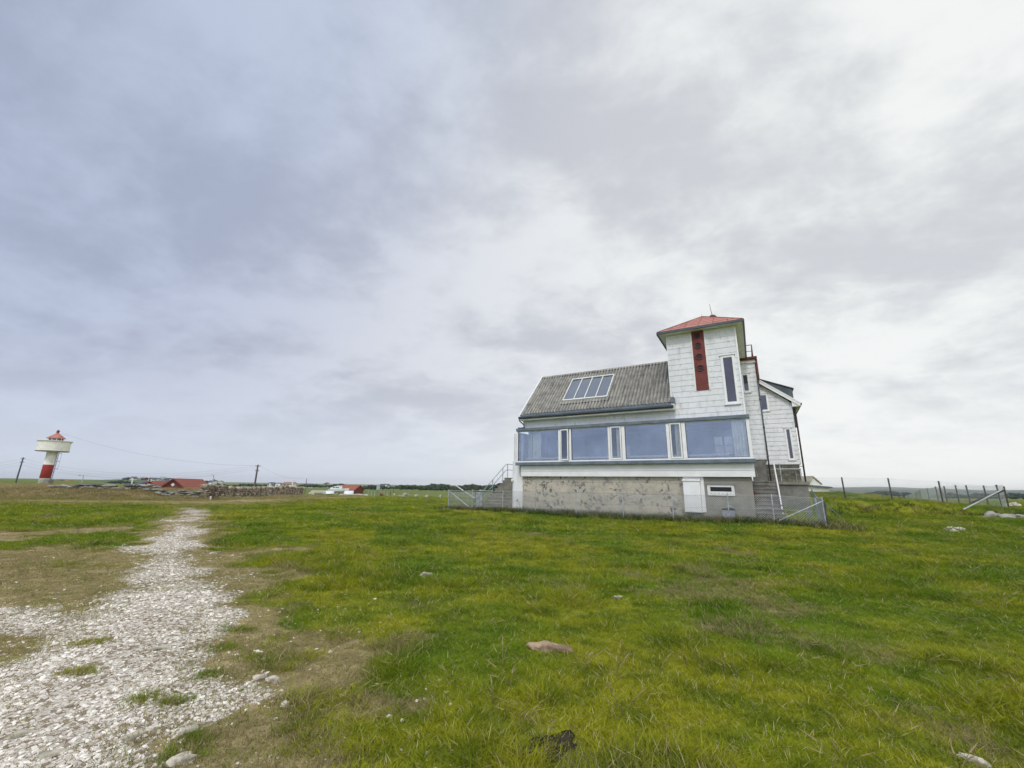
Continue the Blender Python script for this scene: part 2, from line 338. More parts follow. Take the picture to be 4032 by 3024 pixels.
def dryf(x, y):
    d = np.minimum(capd(x, y, PATH), capd(x, y, ARM)) - .42
    for a, b, r in DRYB: d = np.minimum(d, np.hypot(x - a, y - b) - r)
    d = d + .8 * vnoise(x, y, 1.1, 10) + 1.1 * vnoise(x, y, .35, 12)
    f = 1 - sst(d, -.45, .7)
    f = np.maximum(f, .66 * sst(y, 19, 31) * (1 - sst(x, -20, -14)) * (1 - sst(y, 60, 80)))
    f = np.maximum(f, .90 * sst(y, 31, 35) * (1 - sst(x, -27, -22)) * (1 - sst(y, 60, 80)))        # straw on the left bank
    f = np.maximum(f, .5 * sst(vnoise(x, y, 2.3, 21) + .5 * vnoise(x, y, .7, 22), .22, .5))
    return np.maximum(f, .32 * sst(y, 25, 60))
def ground_colors(t, dry, tall=None):
    """shared green/straw palette keyed on world position, so blades and soil agree"""
    ge = N(t, "ShaderNodeNewGeometry"); v = ge.outputs['Position']
    a = noise_(t, v, .45, 4, .6); b_ = noise_(t, v, 2.1, 3, .6)
    g = mixc(t, maprange(t, a, .36, .64), (.44, .44, .026), (.19, .305, .014))
    g = mixc(t, maprange(t, b_, .42, .66, 0, .6), g, (.085, .165, .012))
    return v, g
def ground_mat():
    m = bpy.data.materials.new('turf_and_track'); m.use_nodes = True; t = m.node_tree; b = t.nodes['Principled BSDF']
    ag = N(t, "ShaderNodeAttribute", attribute_name='gravel'); ad = N(t, "ShaderNodeAttribute", attribute_name='dry'); fr = N(t, "ShaderNodeAttribute", attribute_name='far')
    v, g = ground_colors(t, None)
    g = mixc(t, .45, g, (.07, .065, .02))
    straw = mixc(t, maprange(t, noise_(t, v, 5, 5, .7), .38, .62), (.40, .325, .165), (.23, .19, .095))
    dn = math_(t, 'ADD', ad.outputs['Fac'], math_(t, 'MULTIPLY', math_(t, 'SUBTRACT', noise_(t, v, 7, 5, .7), .5), .7))
    c = mixc(t, maprange(t, dn, .3, .6), g, straw)
    # far fields: bands of pasture
    mpf = N(t, "ShaderNodeMapping"); mpf.inputs['Scale'].default_value = (.006, .02, 0); t.links.new(v, mpf.inputs[0])
    ff = mixc(t, maprange(t, noise_(t, mpf.outputs[0], 1.0, 4, .5), .42, .56), (.155, .185, .045), (.10, .15, .04))
    ff = mixc(t, maprange(t, noise_(t, v, .12, 5, .6), .45, .7, 0, .6), ff, (.20, .19, .075))
    c = mixc(t, fr.outputs['Fac'], c, ff)
    vo = N(t, "ShaderNodeTexVoronoi"); vo.inputs['Scale'].default_value = 30; t.links.new(v, vo.inputs['Vector'])
    vd = N(t, "ShaderNodeTexVoronoi"); vd.inputs['Scale'].default_value = 30; vd.feature = 'DISTANCE_TO_EDGE'; t.links.new(v, vd.inputs['Vector'])
    vs = N(t, "ShaderNodeSeparateXYZ"); L(t, vo, 'Color', vs, 0)
    gr = mixc(t, vs.outputs[0], (.54, .49, .41), (.74, .70, .63))
    gr = mixc(t, maprange(t, vs.outputs[1], .55, .75), gr, (.30, .24, .17))
    gr = mixc(t, maprange(t, vd.outputs[0], .0, .08, .75, 0), gr, (.13, .10, .075))
    gn = math_(t, 'ADD', ag.outputs['Fac'], math_(t, 'MULTIPLY', math_(t, 'SUBTRACT', noise_(t, v, 4.5, 6, .75), .5), .9))
    gm = maprange(t, gn, .36, .62)
    c = mixc(t, gm, c, gr)
    t.links.new(c, b.inputs['Base Color']); b.inputs['Roughness'].default_value = 1; b.inputs['Specular IOR Level'].default_value = .1
    bn = N(t, "ShaderNodeBump"); bn.inputs['Strength'].default_value = .7; bn.inputs['Distance'].default_value = .03
    h = math_(t, 'ADD', noise_(t, v, 14, 5, .8), math_(t, 'MULTIPLY', math_(t, 'MULTIPLY', vs.outputs[2], gm), .8))
    t.links.new(h, bn.inputs['Height']); L(t, bn, 0, b, 'Normal'); return m
def build_ground():
    n = 620
    s = np.linspace(-1, 1, n); kx = 9.3; xs = np.sinh(s * kx) / np.sinh(kx) * 9000; 
    # finer: keep ~7 cm spacing near the camera
    kx = 8.6
    xs = np.sinh(s * kx) / np.sinh(kx) * 9000 + 0.0
    s2 = np.linspace(-.62, 1, n); ys = np.sinh(s2 * kx) / np.sinh(kx) * 9000 + 4
    X, Y = np.meshgrid(xs, ys); Z = terr(X, Y)
    co = np.stack([X, Y, Z], -1).reshape(-1, 3).astype(np.float32)
    i = np.arange(n * n).reshape(n, n); q = np.stack([i[:-1, :-1], i[:-1, 1:], i[1:, 1:], i[1:, :-1]], -1).reshape(-1, 4)
    me = bpy.data.meshes.new('ground'); me.vertices.add(n * n); me.vertices.foreach_set('co', co.ravel())
    me.loops.add(q.size); me.loops.foreach_set('vertex_index', q.ravel().astype(np.int32))
    me.polygons.add(len(q)); me.polygons.foreach_set('loop_start', np.arange(0, q.size, 4, dtype=np.int32)); me.polygons.foreach_set('use_smooth', np.ones(len(q), bool))
    me.update()
    x, y = co[:, 0].astype(float), co[:, 1].astype(float)
    for nm, val in (('gravel', 1 - sst(gravd(x, y), -.18, .18)), ('dry', dryf(x, y)), ('far', sst(y, 55, 130))):
        a = me.attributes.new(nm, 'FLOAT', 'POINT'); a.data.foreach_set('value', val.astype(np.float32))
    me.materials.append(ground_mat()); o = bpy.data.objects.new('ground', me); sc.collection.objects.link(o); tag(o, kind='structure')
build_ground()
# ------------------------------------------------------------------ grass and gravel (countless: one object each, instanced clumps)
def blade_mat():
    m = bpy.data.materials.new('grass_blades'); m.use_nodes = True; t = m.node_tree; b = t.nodes['Principled BSDF']
    v, g = ground_colors(t, None)
    ad = N(t, "ShaderNodeAttribute", attribute_name='dry'); ad.attribute_type = 'INSTANCER'
    rn = N(t, "ShaderNodeAttribute", attribute_name='rnd'); rn.attribute_type = 'INSTANCER'
    isl = N(t, "ShaderNodeNewGeometry")
    g = mixc(t, maprange(t, isl.outputs['Random Per Island'], 0, .86, .62, 0, False), g, (.035, .075, .008))
    g = mixc(t, math_(t, 'GREATER_THAN', isl.outputs['Random Per Island'], .88), g, (.52, .46, .24))
    st = mixc(t, isl.outputs['Random Per Island'], (.42, .345, .18), (.19, .17, .07))
    g = mixc(t, math_(t, 'LESS_THAN', ad.outputs['Fac'], -.5), g, (.055, .09, .022))  # rank grass is dark green, darkened further as painted contact shade by the house
    c = mixc(t, math_(t, 'GREATER_THAN', math_(t, 'ADD', ad.outputs['Fac'], math_(t, 'MULTIPLY', math_(t, 'SUBTRACT', rn.outputs['Fac'], .5), .7)), .5), g, st)
    t.links.new(c, b.inputs['Base Color']); b.inputs['Roughness'].default_value = .8; b.inputs['Specular IOR Level'].default_value = .08
    tl = N(t, "ShaderNodeBsdfTranslucent"); t.links.new(c, tl.inputs[0]); mx = N(t, "ShaderNodeMixShader"); mx.inputs[0].default_value = .3
    L(t, b, 0, mx, 1); L(t, tl, 0, mx, 2); L(t, mx, 0, t.nodes['Material Output'], 0); return m
BLADE = blade_mat()
def clump(nb, rad, h, wd, lean, seed):
    r = random.Random(seed); vs = []; fs = []
    for _ in range(nb):
        a = r.random() * 6.283; d = rad * math.sqrt(r.random()); x, y = d * math.cos(a), d * math.sin(a)
        hh = h * r.uniform(.45, 1.15); la = a + r.uniform(-1.2, 1.2); le = lean * hh * r.uniform(.3, 1.5); wa = r.random() * 3.14
        wx, wy = math.cos(wa) * wd / 2, math.sin(wa) * wd / 2; b = len(vs)
        for k, (t, ww) in enumerate(((0, 1), (.45, .85), (.8, .5))):
            cx = x + math.cos(la) * le * t * t; cy = y + math.sin(la) * le * t * t; z = hh * (t - .25 * t * t * lean) - .01
            vs += [(cx - wx * ww, cy - wy * ww, z), (cx + wx * ww, cy + wy * ww, z)]
        vs.append((x + math.cos(la) * le, y + math.sin(la) * le, hh * (1 - .25 * lean)))
        fs += [(b, b + 1, b + 3, b + 2), (b + 2, b + 3, b + 5, b + 4), (b + 4, b + 5, b + 6)]
    return vs, fs
def inst_object(name, label, cat, pts, rot, scl, attrs, sources, idx):
    me = bpy.data.meshes.new(name); n = len(pts); me.vertices.add(n); me.vertices.foreach_set('co', np.asarray(pts, np.float32).ravel())
    for nm, ty, arr in [('rot', 'FLOAT_VECTOR', rot), ('scl', 'FLOAT_VECTOR', scl), ('idx', 'INT', idx)] + [(k, 'FLOAT', v) for k, v in attrs.items()]:
        a = me.attributes.new(nm, ty, 'POINT')
        a.data.foreach_set('vector' if ty == 'FLOAT_VECTOR' else 'value', np.asarray(arr, np.int32 if ty == 'INT' else np.float32).ravel())
    me.materials.append(sources[0].data.materials[0])
    o = bpy.data.objects.new(name, me); sc.collection.objects.link(o)
    col = bpy.data.collections.new(name + '_pieces')
    for s_ in sources: col.objects.link(s_)
    ng = bpy.data.node_groups.new(name + '_scatter', 'GeometryNodeTree')
    ng.interface.new_socket('Geometry', in_out='INPUT', socket_type='NodeSocketGeometry'); ng.interface.new_socket('Geometry', in_out='OUTPUT', socket_type='NodeSocketGeometry')
    gi = ng.nodes.new('NodeGroupInput'); go = ng.nodes.new('NodeGroupOutput'); mp = ng.nodes.new('GeometryNodeMeshToPoints'); ip = ng.nodes.new('GeometryNodeInstanceOnPoints')
    ci = ng.nodes.new('GeometryNodeCollectionInfo'); ci.inputs['Collection'].default_value = col; ci.inputs['Separate Children'].default_value = True; ci.inputs['Reset Children'].default_value = True
    def na(nm, ty):
        q = ng.nodes.new('GeometryNodeInputNamedAttribute'); q.data_type = ty; q.inputs['Name'].default_value = nm; return q.outputs[0]
    l = ng.links.new
    l(gi.outputs[0], mp.inputs['Mesh']); l(mp.outputs[0], ip.inputs['Points']); l(ci.outputs[0], ip.inputs['Instance']); ip.inputs['Pick Instance'].default_value = True
    l(na('idx', 'INT'), ip.inputs['Instance Index']); 
    er = ng.nodes.new('FunctionNodeEulerToRotation'); l(na('rot', 'FLOAT_VECTOR'), er.inputs[0]); l(er.outputs[0], ip.inputs['Rotation'])
    l(na('scl', 'FLOAT_VECTOR'), ip.inputs['Scale']); l(ip.outputs[0], go.inputs[0])
    md = o.modifiers.new('scatter', 'NODES'); md.node_group = ng
    tag(o, label, cat, kind='stuff'); return o
def src(name, vs, fs, m):
    me = bpy.data.meshes.new(name); me.from_pydata(vs, [], fs); me.materials.append(m); return bpy.data.objects.new(name, me)
def in_house(x, y):
    u, v = to_uv(x, y)
    a = (u > .1) & (u < 11.9) & (v > .3) & (v < 7); b = (u > -2.4) & (u <= .2) & (v > 3.2) & (v < 19); c = (u > -.95) & (u <= .2) & (v > .3) & (v < 3.4); d = (u > 12) & (u < 14.3) & (v > .5) & (v < 7)
    return a | b | c | d
def scatter(nn, y0, y1, side=1.36, pw=1.0):
    y = y0 + (y1 - y0) * rng.random(nn) ** pw
    x = (rng.random(nn) * 2 - 1) * (y * side + 1.0); return x, y
def build_grass():
    S = []
    for k in range(4): S.append(src('a_turf_%d' % k, *clump(46, .085, .058, .0042, .75, k), BLADE))
    for k in range(3): S.append(src('b_longer_%d' % k, *clump(34, .09, .12, .0045, .8, 20 + k), BLADE))
    for k in range(3): S.append(src('c_stubble_%d' % k, *clump(40, .11, .022, .0045, 1.2, 40 + k), BLADE))
    v_, f_ = [], []
    for k in range(2):                                               # flowering straws
        r = random.Random(90 + k); m_ = MB()
        for q in range(4):
            a = r.random() * 6.28; le = r.uniform(.05, .2); h = r.uniform(.14, .26)
            P = [(le * math.cos(a) * t * t, le * math.sin(a) * t * t, h * t) for t in (0, .4, .75, 1)]
            m_.tube(P, .0016, 3); m_.tube([P[2], P[3]], .004, 4, r2=.001)
        S.append(src('d_straw_%d' % k, m_.v, m_.f, BLADE))
    P, R, C, I, D, Rn = [], [], [], [], [], []
    for (nn, y0, y1, pw, s0, s1, side) in ((22000, 1.6, 6, 1.0, .85, 1.3, 1.4), (30000, 6, 14, 1.0, 1.2, 1.9, 1.36), (34000, 14, 34, 1.0, 2.0, 3.6, 1.36), (22000, 34, 75, 1.0, 3.8, 7.0, 1.36)):
        x, y = scatter(nn, y0, y1, side, pw)
        gd = gravd(x, y); dr = dryf(x, y); rr = rng.random(nn)
        bare = sst(gd, -.35, .25); keep = (rr < np.maximum(.16, bare * (1 - .25 * sst(dr, .4, .9) * (y < 20)))) & ~in_house(x, y)
        x, y, gd, dr = x[keep], y[keep], gd[keep], dr[keep]; n = len(x); k = rng.random(n)
        tuft = vnoise(x, y, .9, 30) + .6 * vnoise(x, y, .35, 31)
        u, v = to_uv(x, y)
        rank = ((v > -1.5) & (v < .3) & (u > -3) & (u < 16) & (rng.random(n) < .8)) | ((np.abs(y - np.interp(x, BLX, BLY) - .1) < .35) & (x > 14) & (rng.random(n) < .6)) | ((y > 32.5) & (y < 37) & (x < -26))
        kind = np.where(dr > .6, 2, np.where((tuft > .22) | rank, 1, 0)); kind = np.where((k < .011) & (y < 30) & (gd > .4) & ~((y < 3.2) & (k < .008)), 3, kind); kind = np.where((y > 32) & (x < -24) & (dr > .4), 1, kind)
        nk = np.array([4, 3, 3, 2]); off = np.array([0, 4, 7, 10]); idx = off[kind] + (rng.random(n) * nk[kind]).astype(int)
        sc0 = s0 + (s1 - s0) * rng.random(n); zsc = sc0 ** .42 * np.where(y < 7, .56, .68) * (.75 + .5 * rng.random(n)) * (1 + .5 * np.clip(tuft, 0, 1)); zsc = np.where(rank, zsc * 2.0, zsc)
        sxy = np.where(kind == 3, 1 + .25 * sc0, sc0)
        P.append(np.stack([x, y, terr(x, y) - .004], -1)); R.append(np.stack([rng.normal(0, .12, n), rng.normal(0, .12, n), rng.random(n) * 6.283], -1))
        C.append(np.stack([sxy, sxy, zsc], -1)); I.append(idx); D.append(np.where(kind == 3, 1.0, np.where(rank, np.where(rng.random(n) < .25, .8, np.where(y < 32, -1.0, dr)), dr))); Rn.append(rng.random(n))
    # close-cropped dead turf round the track, and the few green tufts growing in it
    x, y = scatter(26000, 1.6, 10, 1.4); gd = gravd(x, y); dr = dryf(x, y); kp = (dr > .35) & (rng.random(len(x)) < sst(gd, -.7, .1)); x, y, dr = x[kp], y[kp], dr[kp]; n = len(x); s_ = .8 + .7 * rng.random(n)
    P.append(np.stack([x, y, terr(x, y) - .004], -1)); R.append(np.stack([rng.normal(0, .1, n), rng.normal(0, .1, n), rng.random(n) * 6.283], -1)); C.append(np.stack([s_, s_, s_ * .9], -1))
    I.append(7 + (rng.random(n) * 3).astype(int)); D.append(np.where(rng.random(n) < .3, .2, 1.0)); Rn.append(rng.random(n))
    for px, py, rx, ry in ((890, 2553, .12, .10), (1082, 2639, .13, .06), (769, 2916, .12, .07), (683, 2767, .07, .05), (320, 2642, .10, .06), (708, 2988, .06, .05), (1139, 2881, .07, .07), (377, 2528, .10, .05), (1180, 2960, .16, .10), (950, 2480, .15, .05), (300, 2230, .9, .22), (560, 2745, .06, .04), (830, 2660, .07, .04)):
        q = ray(px, py) * (-1.5 / ray(px, py).z); n = int(26 * (1 + rx * 3)); a_ = rng.random(n) * 6.283; rr = np.sqrt(rng.random(n)); x = q.x + rx * rr * np.cos(a_) + .045 * rng.normal(0, 1, n); y = q.y + ry * rr * np.sin(a_) + .02 * rng.normal(0, 1, n); s_ = .5 + .35 * rng.random(n)
        P.append(np.stack([x, y, terr(x, y) - .004], -1)); R.append(np.stack([rng.normal(0, .2, n), rng.normal(0, .2, n), rng.random(n) * 6.283], -1)); C.append(np.stack([s_, s_, s_ * .9], -1))
        I.append((rng.random(n) * 4).astype(int)); D.append(np.where(rng.random(n) < .3, .8, .2)); Rn.append(rng.random(n) * .5)
    c = np.concatenate
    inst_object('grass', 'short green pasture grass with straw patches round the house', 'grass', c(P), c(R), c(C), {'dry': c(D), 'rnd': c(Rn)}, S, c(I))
build_grass()
def pebble_mat():
    m = bpy.data.materials.new('pale_pebbles'); m.use_nodes = True; t = m.node_tree; b = t.nodes['Principled BSDF']
    rn = N(t, "ShaderNodeAttribute", attribute_name='rnd'); rn.attribute_type = 'INSTANCER'
    c = mixc(t, rn.outputs['Fac'], (.40, .345, .27), (.93, .89, .82)); ge = N(t, "ShaderNodeNewGeometry")
    c = mixc(t, maprange(t, noise_(t, ge.outputs['Position'], 25, 4, .7), .45, .7, 0, .5), c, (.34, .30, .25))
    t.links.new(c, b.inputs['Base Color']); b.inputs['Roughness'].default_value = .9; b.inputs['Specular IOR Level'].default_value = .2; return m
PEB = pebble_mat()
def build_gravel():
    S = []
    for k in range(6):
        m_ = MB(); m_.rock((0, 0, 0), 1, random.uniform(.6, .9), random.uniform(.28, .45), 0, 0, .28, k * 3.3); S.append(src('pebble_%d' % k, m_.v, m_.f, PEB))
    nn = 330000; y = 1.5 + 18 * rng.random(nn) ** 1.9; x = -1.37 * y - 1 + rng.random(nn) * (1.37 * y + 1 + .2)
    gd = gravd(x, y); r = rng.random(nn); keep = (r < (1 - sst(gd, -.45, .35)) * (.22 + .5 * sst(vnoise(x, y, .5, 41) + vnoise(x, y, .17, 42), -.35, .25)) + .014 * (gd < 1.4)); x, y = x[keep][:80000], y[keep][:80000]; n = len(x)
    s = (.0038 + .017 * rng.random(n) ** 3.2) * (1 + .07 * y); big = rng.random(n) < .006; s = np.where(big, s * 2.2, s)
    P = np.stack([x, y, terr(x, y) + s * .08], -1); R = np.stack([rng.normal(0, .2, n), rng.normal(0, .2, n), rng.random(n) * 6.28], -1)
    inst_object('gravel', 'pale crushed stone of the worn track', 'gravel', P, R, np.stack([s, s, s], -1), {'rnd': rng.random(n) ** .75}, S, (rng.random(n) * 6).astype(int))
build_gravel()
# ------------------------------------------------------------------ the house
H = empty('station_house', (OX, OY, 0), -HD)
tag(H, 'white boarded house with glazed bay, corrugated roof and red-capped tower on a concrete base', 'house')
SP = .275
def siding(name, v, z0, z1, uL, uR, m, parent, axis='v', phase=0.0, lip=.019):
    """horizontal lapped boards on plane v (facing the front) or on plane u (axis='u', then uL/uR are v limits)"""
    b = MB(); z = z0 - (z0 - phase) % SP
    fL = uL if callable(uL) else (lambda q: uL); fR = uR if callable(uR) else (lambda q: uR)
    while z < z1 - 1e-4:
        a, c = max(z, z0), min(z + SP, z1)
        if c - a > .01:
            t0 = lip * (1 - (a - z) / SP); t1 = .004
            la, ra, lc, rc = fL(a), fR(a), fL(c), fR(c)
            if la > ra - 1e-6 or lc > rc:
                if axis == 'v':
                    b.add([(-la, v - t0, a), (-ra, v - t0, a), (-rc, v - t1, c), (-lc, v - t1, c), (-la, v, a), (-ra, v, a)], [(0, 1, 2, 3), (0, 4, 5, 1)])
                else:   # plane at u=v facing right (towards -u); la, ra are far / near v
                    b.add([(-v + t0, ra, a), (-v + t0, la, a), (-v + t1, lc, c), (-v + t1, rc, c), (-v, ra, a), (-v, la, a)], [(0, 1, 2, 3), (0, 4, 5, 1)])
        z += SP
    return b.build(name, m, parent)
def ubox(name, m, parent, *a, bevel=0):
    b = MB(); b.ub(*a); return b.build(name, m, parent, bevel=bevel)
VW = .35
# basement
b = MB(); b.ub(.13, 11.3, VW, 6.4, -2.2, .56); b.build('basement_wall', M['concrete'], H)
# front boards over the bay, tower walls
siding('front_wall', VW, 3.19, 3.95, 11.30, 3.1, M['white_dirty'], H, phase=3.455 - SP)
siding('tower_wall', VW, 3.19, 7.5, 3.1, .09, M['white_dirty'], H, phase=3.455 - SP)
siding('tower_side_wall', .09, 1.6, 7.5, 6.4, VW, M['white_dirty'], H, axis='u', phase=3.455 - SP)
b = MB()                                                              # solid masses behind the boards (tower, house body, gable)
b.ub(.10, 3.1, VW + .01, 6.4, 3.2, 7.45)
b.build('tower_core', M['offwhite'], H)
b = MB(); b.prism([(-11.28, VW + .01, 3.2), (-11.28, 5.9, 3.2), (-11.28, 5.9, 3.9), (-11.28, 3.03, 6.75), (-11.28, VW + .01, 3.95)], (8.15, 0, 0)); b.build('gable_wall', M['offwhite'], H)
ubox('corner_board', M['white'], H, .035, .1, VW - .03, VW + .03, 3.2, 7.45); ubox('corner_board', M['white'], H, 3.1, 3.14, VW - .005, VW + .03, 3.95, 7.45)
# bay: flashing, sill, boards, frame, panes
b = MB(); b.ub(-.07, 11.53, -.10, VW - .002, 3.045, 3.20); b.add([], []); o = b.build('bay_roof', M['flash'], H, bevel=.008)
b = MB(); b.ub(-.10, 11.55, -.09, .30, 1.14, 1.30); b.build('bay_sill', M['flash'], H, bevel=.01)
b = MB(); b.ub(-.02, 11.32, .155, .38, .83, 1.14); b.ub(-.02, 11.32, .17, .38, .555, .822); b.build('apron_board', M['white'], H)
b = MB(); b.add([(.035, .17, 1.13), (.035, .6, 1.13), (.13, .6, .42), (.10, .17, .555)], [(0, 3, 2, 1), (0, 1, 2, 3)]); b.build('apron_flap', M['white'], H)
fr = MB()
fr.ub(-.03, 11.5, -.02, .12, 1.30, 1.375); fr.ub(-.03, 11.5, .0, .12, 3.0, 3.045)
for a, c in ((11.43, 11.5), (8.84, 8.95), (8.21, 8.33), (6.11, 6.23), (5.37, 5.53), (3.27, 3.41), (2.56, 2.73), (-.03, .09)): fr.ub(a, c, -.025, .12, 1.375, 3.0)
bw = fr.build('bay_window', M['white'], H, bevel=.006)
for a, c in ((8.95, 11.43), (6.23, 8.21), (3.41, 5.37), (.09, 2.56)):
    ubox('pane', M['glass'], bw, a, c, .04, .046, 1.375, 3.0)
    g = MB(); g.ub(a, c, .015, .035, 1.375, 1.40); g.ub(a, a + .02, .015, .035, 1.40, 3.0); g.ub(c - .02, c, .015, .035, 1.40, 3.0); g.build('gasket', M['gutter'], bw)
ubox('side_pane', M['glass'], bw, 11.45, 11.456, .12, .9, 1.375, 3.0); ubox('side_pane', M['glass'], bw, -.02, -.014, .12, VW, 1.375, 3.0)
for a, c, op in ((8.35, 8.82, .07), (5.55, 6.09, 0), (2.75, 3.25, 0)):
    s_ = MB()
    def sb(x0, x1, z0, z1, y0=-.045, y1=.0):
        k = lambda u: -op * (u - a) / (c - a)
        s_.add([(-x1, y0 + k(x1) * 0 - op * (c - x1) / (c - a), z0), (-x0, y0 - op * (c - x0) / (c - a), z0), (-x0, y1 - op * (c - x0) / (c - a), z0), (-x1, y1 - op * (c - x1) / (c - a), z0),
                (-x1, y0 - op * (c - x1) / (c - a), z1), (-x0, y0 - op * (c - x0) / (c - a), z1), (-x0, y1 - op * (c - x0) / (c - a), z1), (-x1, y1 - op * (c - x1) / (c - a), z1)],
               [(0, 3, 2, 1), (4, 5, 6, 7), (0, 1, 5, 4), (1, 2, 6, 5), (2, 3, 7, 6), (3, 0, 4, 7)])
    t_ = .062
    sb(a, a + t_, 1.37, 3.01); sb(c - t_, c, 1.37, 3.01); sb(a + t_, c - t_, 1.37, 1.37 + t_ + .01); sb(a + t_, c - t_, 3.01 - t_, 3.01)
    so = s_.build('opening_sash', M['white'], H, bevel=.005)
    g = MB(); g.add([(-(c - t_), -.02 - op * t_ / (c - a), 1.44), (-(a + t_), -.02 - op * (c - a - t_) / (c - a), 1.44), (-(a + t_), -.02 - op * (c - a - t_) / (c - a), 2.95), (-(c - t_), -.02 - op * t_ / (c - a), 2.95)], [(0, 1, 2, 3)]); g.build('pane', M['glass'], so)
# the room behind the bay
for u0, u1, z0, z1 in ((.12, .80, 1.25, 3.15), (.80, 1.72, 2.76, 3.15), (.80, 1.72, 1.25, 1.84), (1.72, 11.28, 1.25, 3.15)):
    ubox('room_wall', M['room'], H, u0, u1, 4.2, 4.3, z0, z1)
b = MB(); b.ub(.80, .84, 4.18, 4.3, 1.84, 2.76); b.ub(1.68, 1.72, 4.18, 4.3, 1.84, 2.76); b.ub(1.20, 1.30, 4.18, 4.3, 1.84, 2.76); b.ub(.84, 1.68, 4.19, 4.29, 2.28, 2.31); b.ub(.76, 1.76, 4.12, 4.3, 1.80, 1.84); b.build('rear_window', M['room'], H)
b = MB(); b.ub(-.01, 11.40, .12, 4.2, 1.20, 1.29); b.build('room_floor', M['floor_in'], H)
b = MB(); b.ub(.12, 11.28, VW + .02, 4.2, 3.10, 3.18); b.build('room_ceiling', M['room'], H)
ubox('room_side_wall', M['curtain'], H, 11.1, 11.28, .95, 4.2, 1.29, 3.1); ubox('room_side_wall', M['curtain'], H, .12, .2, VW + .02, 4.2, 1.29, 3.1)
def curtain(u0, u1, v=.62):
    b = MB(); n = max(8, int((u1 - u0) * 40)); vs = []; fs = []
    for i in range(n + 1):
        u = u0 + (u1 - u0) * i / n; y = v + .03 * math.sin(i * 1.25) + .008 * math.sin(i * 3.1)
        vs += [(-u, y, 1.31), (-u, y, 3.02)]
    fs = [(2 * i, 2 * i + 2, 2 * i + 3, 2 * i + 1) for i in range(n)]
    b.add(vs, fs); return b.build('curtain', M['curtain'], H, smooth=True)
curtain(10.2, 10.75, .45); curtain(8.34, 8.50, .25); curtain(5.66, 5.86, .25); curtain(2.86, 3.06, .25); curtain(.20, .66, .25)
b = MB(); b.tube([(-11.1, .45, 1.52), (-.9, .45, 1.52)], .055, 10); b.build('heating_pipe', M['white'], H, smooth=True)
b = MB(); b.tube([(-10.8, .42, 1.35), (-10.8, .42, 2.9)], .03, 8); b.tube([(-10.92, .42, 1.35), (-10.92, .42, 2.9)], .03, 8); b.build('riser_pipe', M['white'], H)
b = MB(); b.ub(5.75, 6.0, 2.4, 2.44, 1.7, 2.27); b.build('white_screen', M['white'], H)
b = MB(); b.ub(.75, 1.5, .5, .95, 1.56, 1.60); b.tube([(-.85, .7, 1.3), (-.95, .7, 1.56)], .03, 6); b.tube([(-1.4, .7, 1.3), (-1.3, .7, 1.56)], .03, 6); b.build('side_table', M['white'], H)
# corrugated roof
RS = (6.908 - 3.86) / 3.03; rl = math.hypot(1, RS)
def rp(u, v, off=0.0): return (-u, v - off * RS / rl, 3.86 + RS * v + off / rl)
def corr_roof():
    b = MB(); u0, u1 = 3.13, 11.32; lam = .178; nu = int((u1 - u0) / lam * 8)
    laps = [.15, .80, 1.50, 2.20, 3.00]
    for i in range(4):
        a, c = laps[i], laps[i + 1] + (.08 if i < 3 else 0); base = len(b.v); vs = []; js = 4
        for j in range(js + 1):
            v = a + (c - a) * j / js
            for k in range(nu + 1):
                u = u0 + (u1 - u0) * k / nu
                wob = .006 * mnoise.noise(Vector((u * .8, v * 2, i * 3.0))) + (.004 * math.sin(int(u / 1.05 + i * .5) * 2.3))
                vs.append(rp(u, v, .035 + .040 * math.cos(2 * math.pi * u / lam) + .026 * (1 - j / js) + wob))
        fs = [(j * (nu + 1) + k, (j + 1) * (nu + 1) + k, (j + 1) * (nu + 1) + k + 1, j * (nu + 1) + k + 1) for j in range(js) for k in range(nu)]
        # lower edge thickness
        nb = len(vs); vs += [(x, y, z - .018) for x, y, z in vs[:nu + 1]]; fs += [(k, k + 1, nb + k + 1, nb + k) for k in range(nu)]
        b.add(vs, fs)
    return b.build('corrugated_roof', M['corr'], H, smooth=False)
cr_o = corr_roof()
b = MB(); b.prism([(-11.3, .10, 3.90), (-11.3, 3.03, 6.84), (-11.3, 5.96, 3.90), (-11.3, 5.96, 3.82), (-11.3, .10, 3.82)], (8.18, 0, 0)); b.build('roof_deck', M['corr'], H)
b = MB()
for i in range(8):
    ua = 3.13 + i * 1.02; ub_ = ua + 1.045; o_ = .004 * (i % 2)
    b.prism([(-ua, 2.86, 6.86 + o_), (-ua, 3.03, 6.99 + o_), (-ua, 3.20, 6.86 + o_), (-ua, 3.20, 6.83), (-ua, 3.03, 6.955), (-ua, 2.86, 6.83)], (-(ub_ - ua), 0, 0))
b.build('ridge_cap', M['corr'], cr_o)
b = MB(); q0 = rp(11.32, .0, .0); q1 = rp(11.32, 3.04, .0)
b.prism([(-11.32, -.02, 3.80), (-11.32, 3.04, 6.87), (-11.32, 3.04, 7.07), (-11.32, -.02, 4.0)], (-.07, 0, 0)); b.prism([(-11.32, 6.1, 3.80), (-11.32, 6.1, 4.0), (-11.32, 3.04, 7.07), (-11.32, 3.04, 6.87)], (-.07, 0, 0))
b.build('bargeboard', M['white'], H)
b = MB(); b.ub(3.0, 11.34, .0, .16, 3.83, 4.0); b.build('eave_flashing', M['flash'], H)
b = MB(); b.ub(3.06, 11.3, -.03, VW, 3.655, 3.73); b.ub(2.96, 3.08, -.05, VW, 3.66, 3.98); b.build('fascia', M['offwhite'], H)
g = MB(); prof = [(-.16, 3.86), (-.155, 3.79), (-.11, 3.735), (-.05, 3.735), (-.015, 3.79), (-.01, 3.86)]
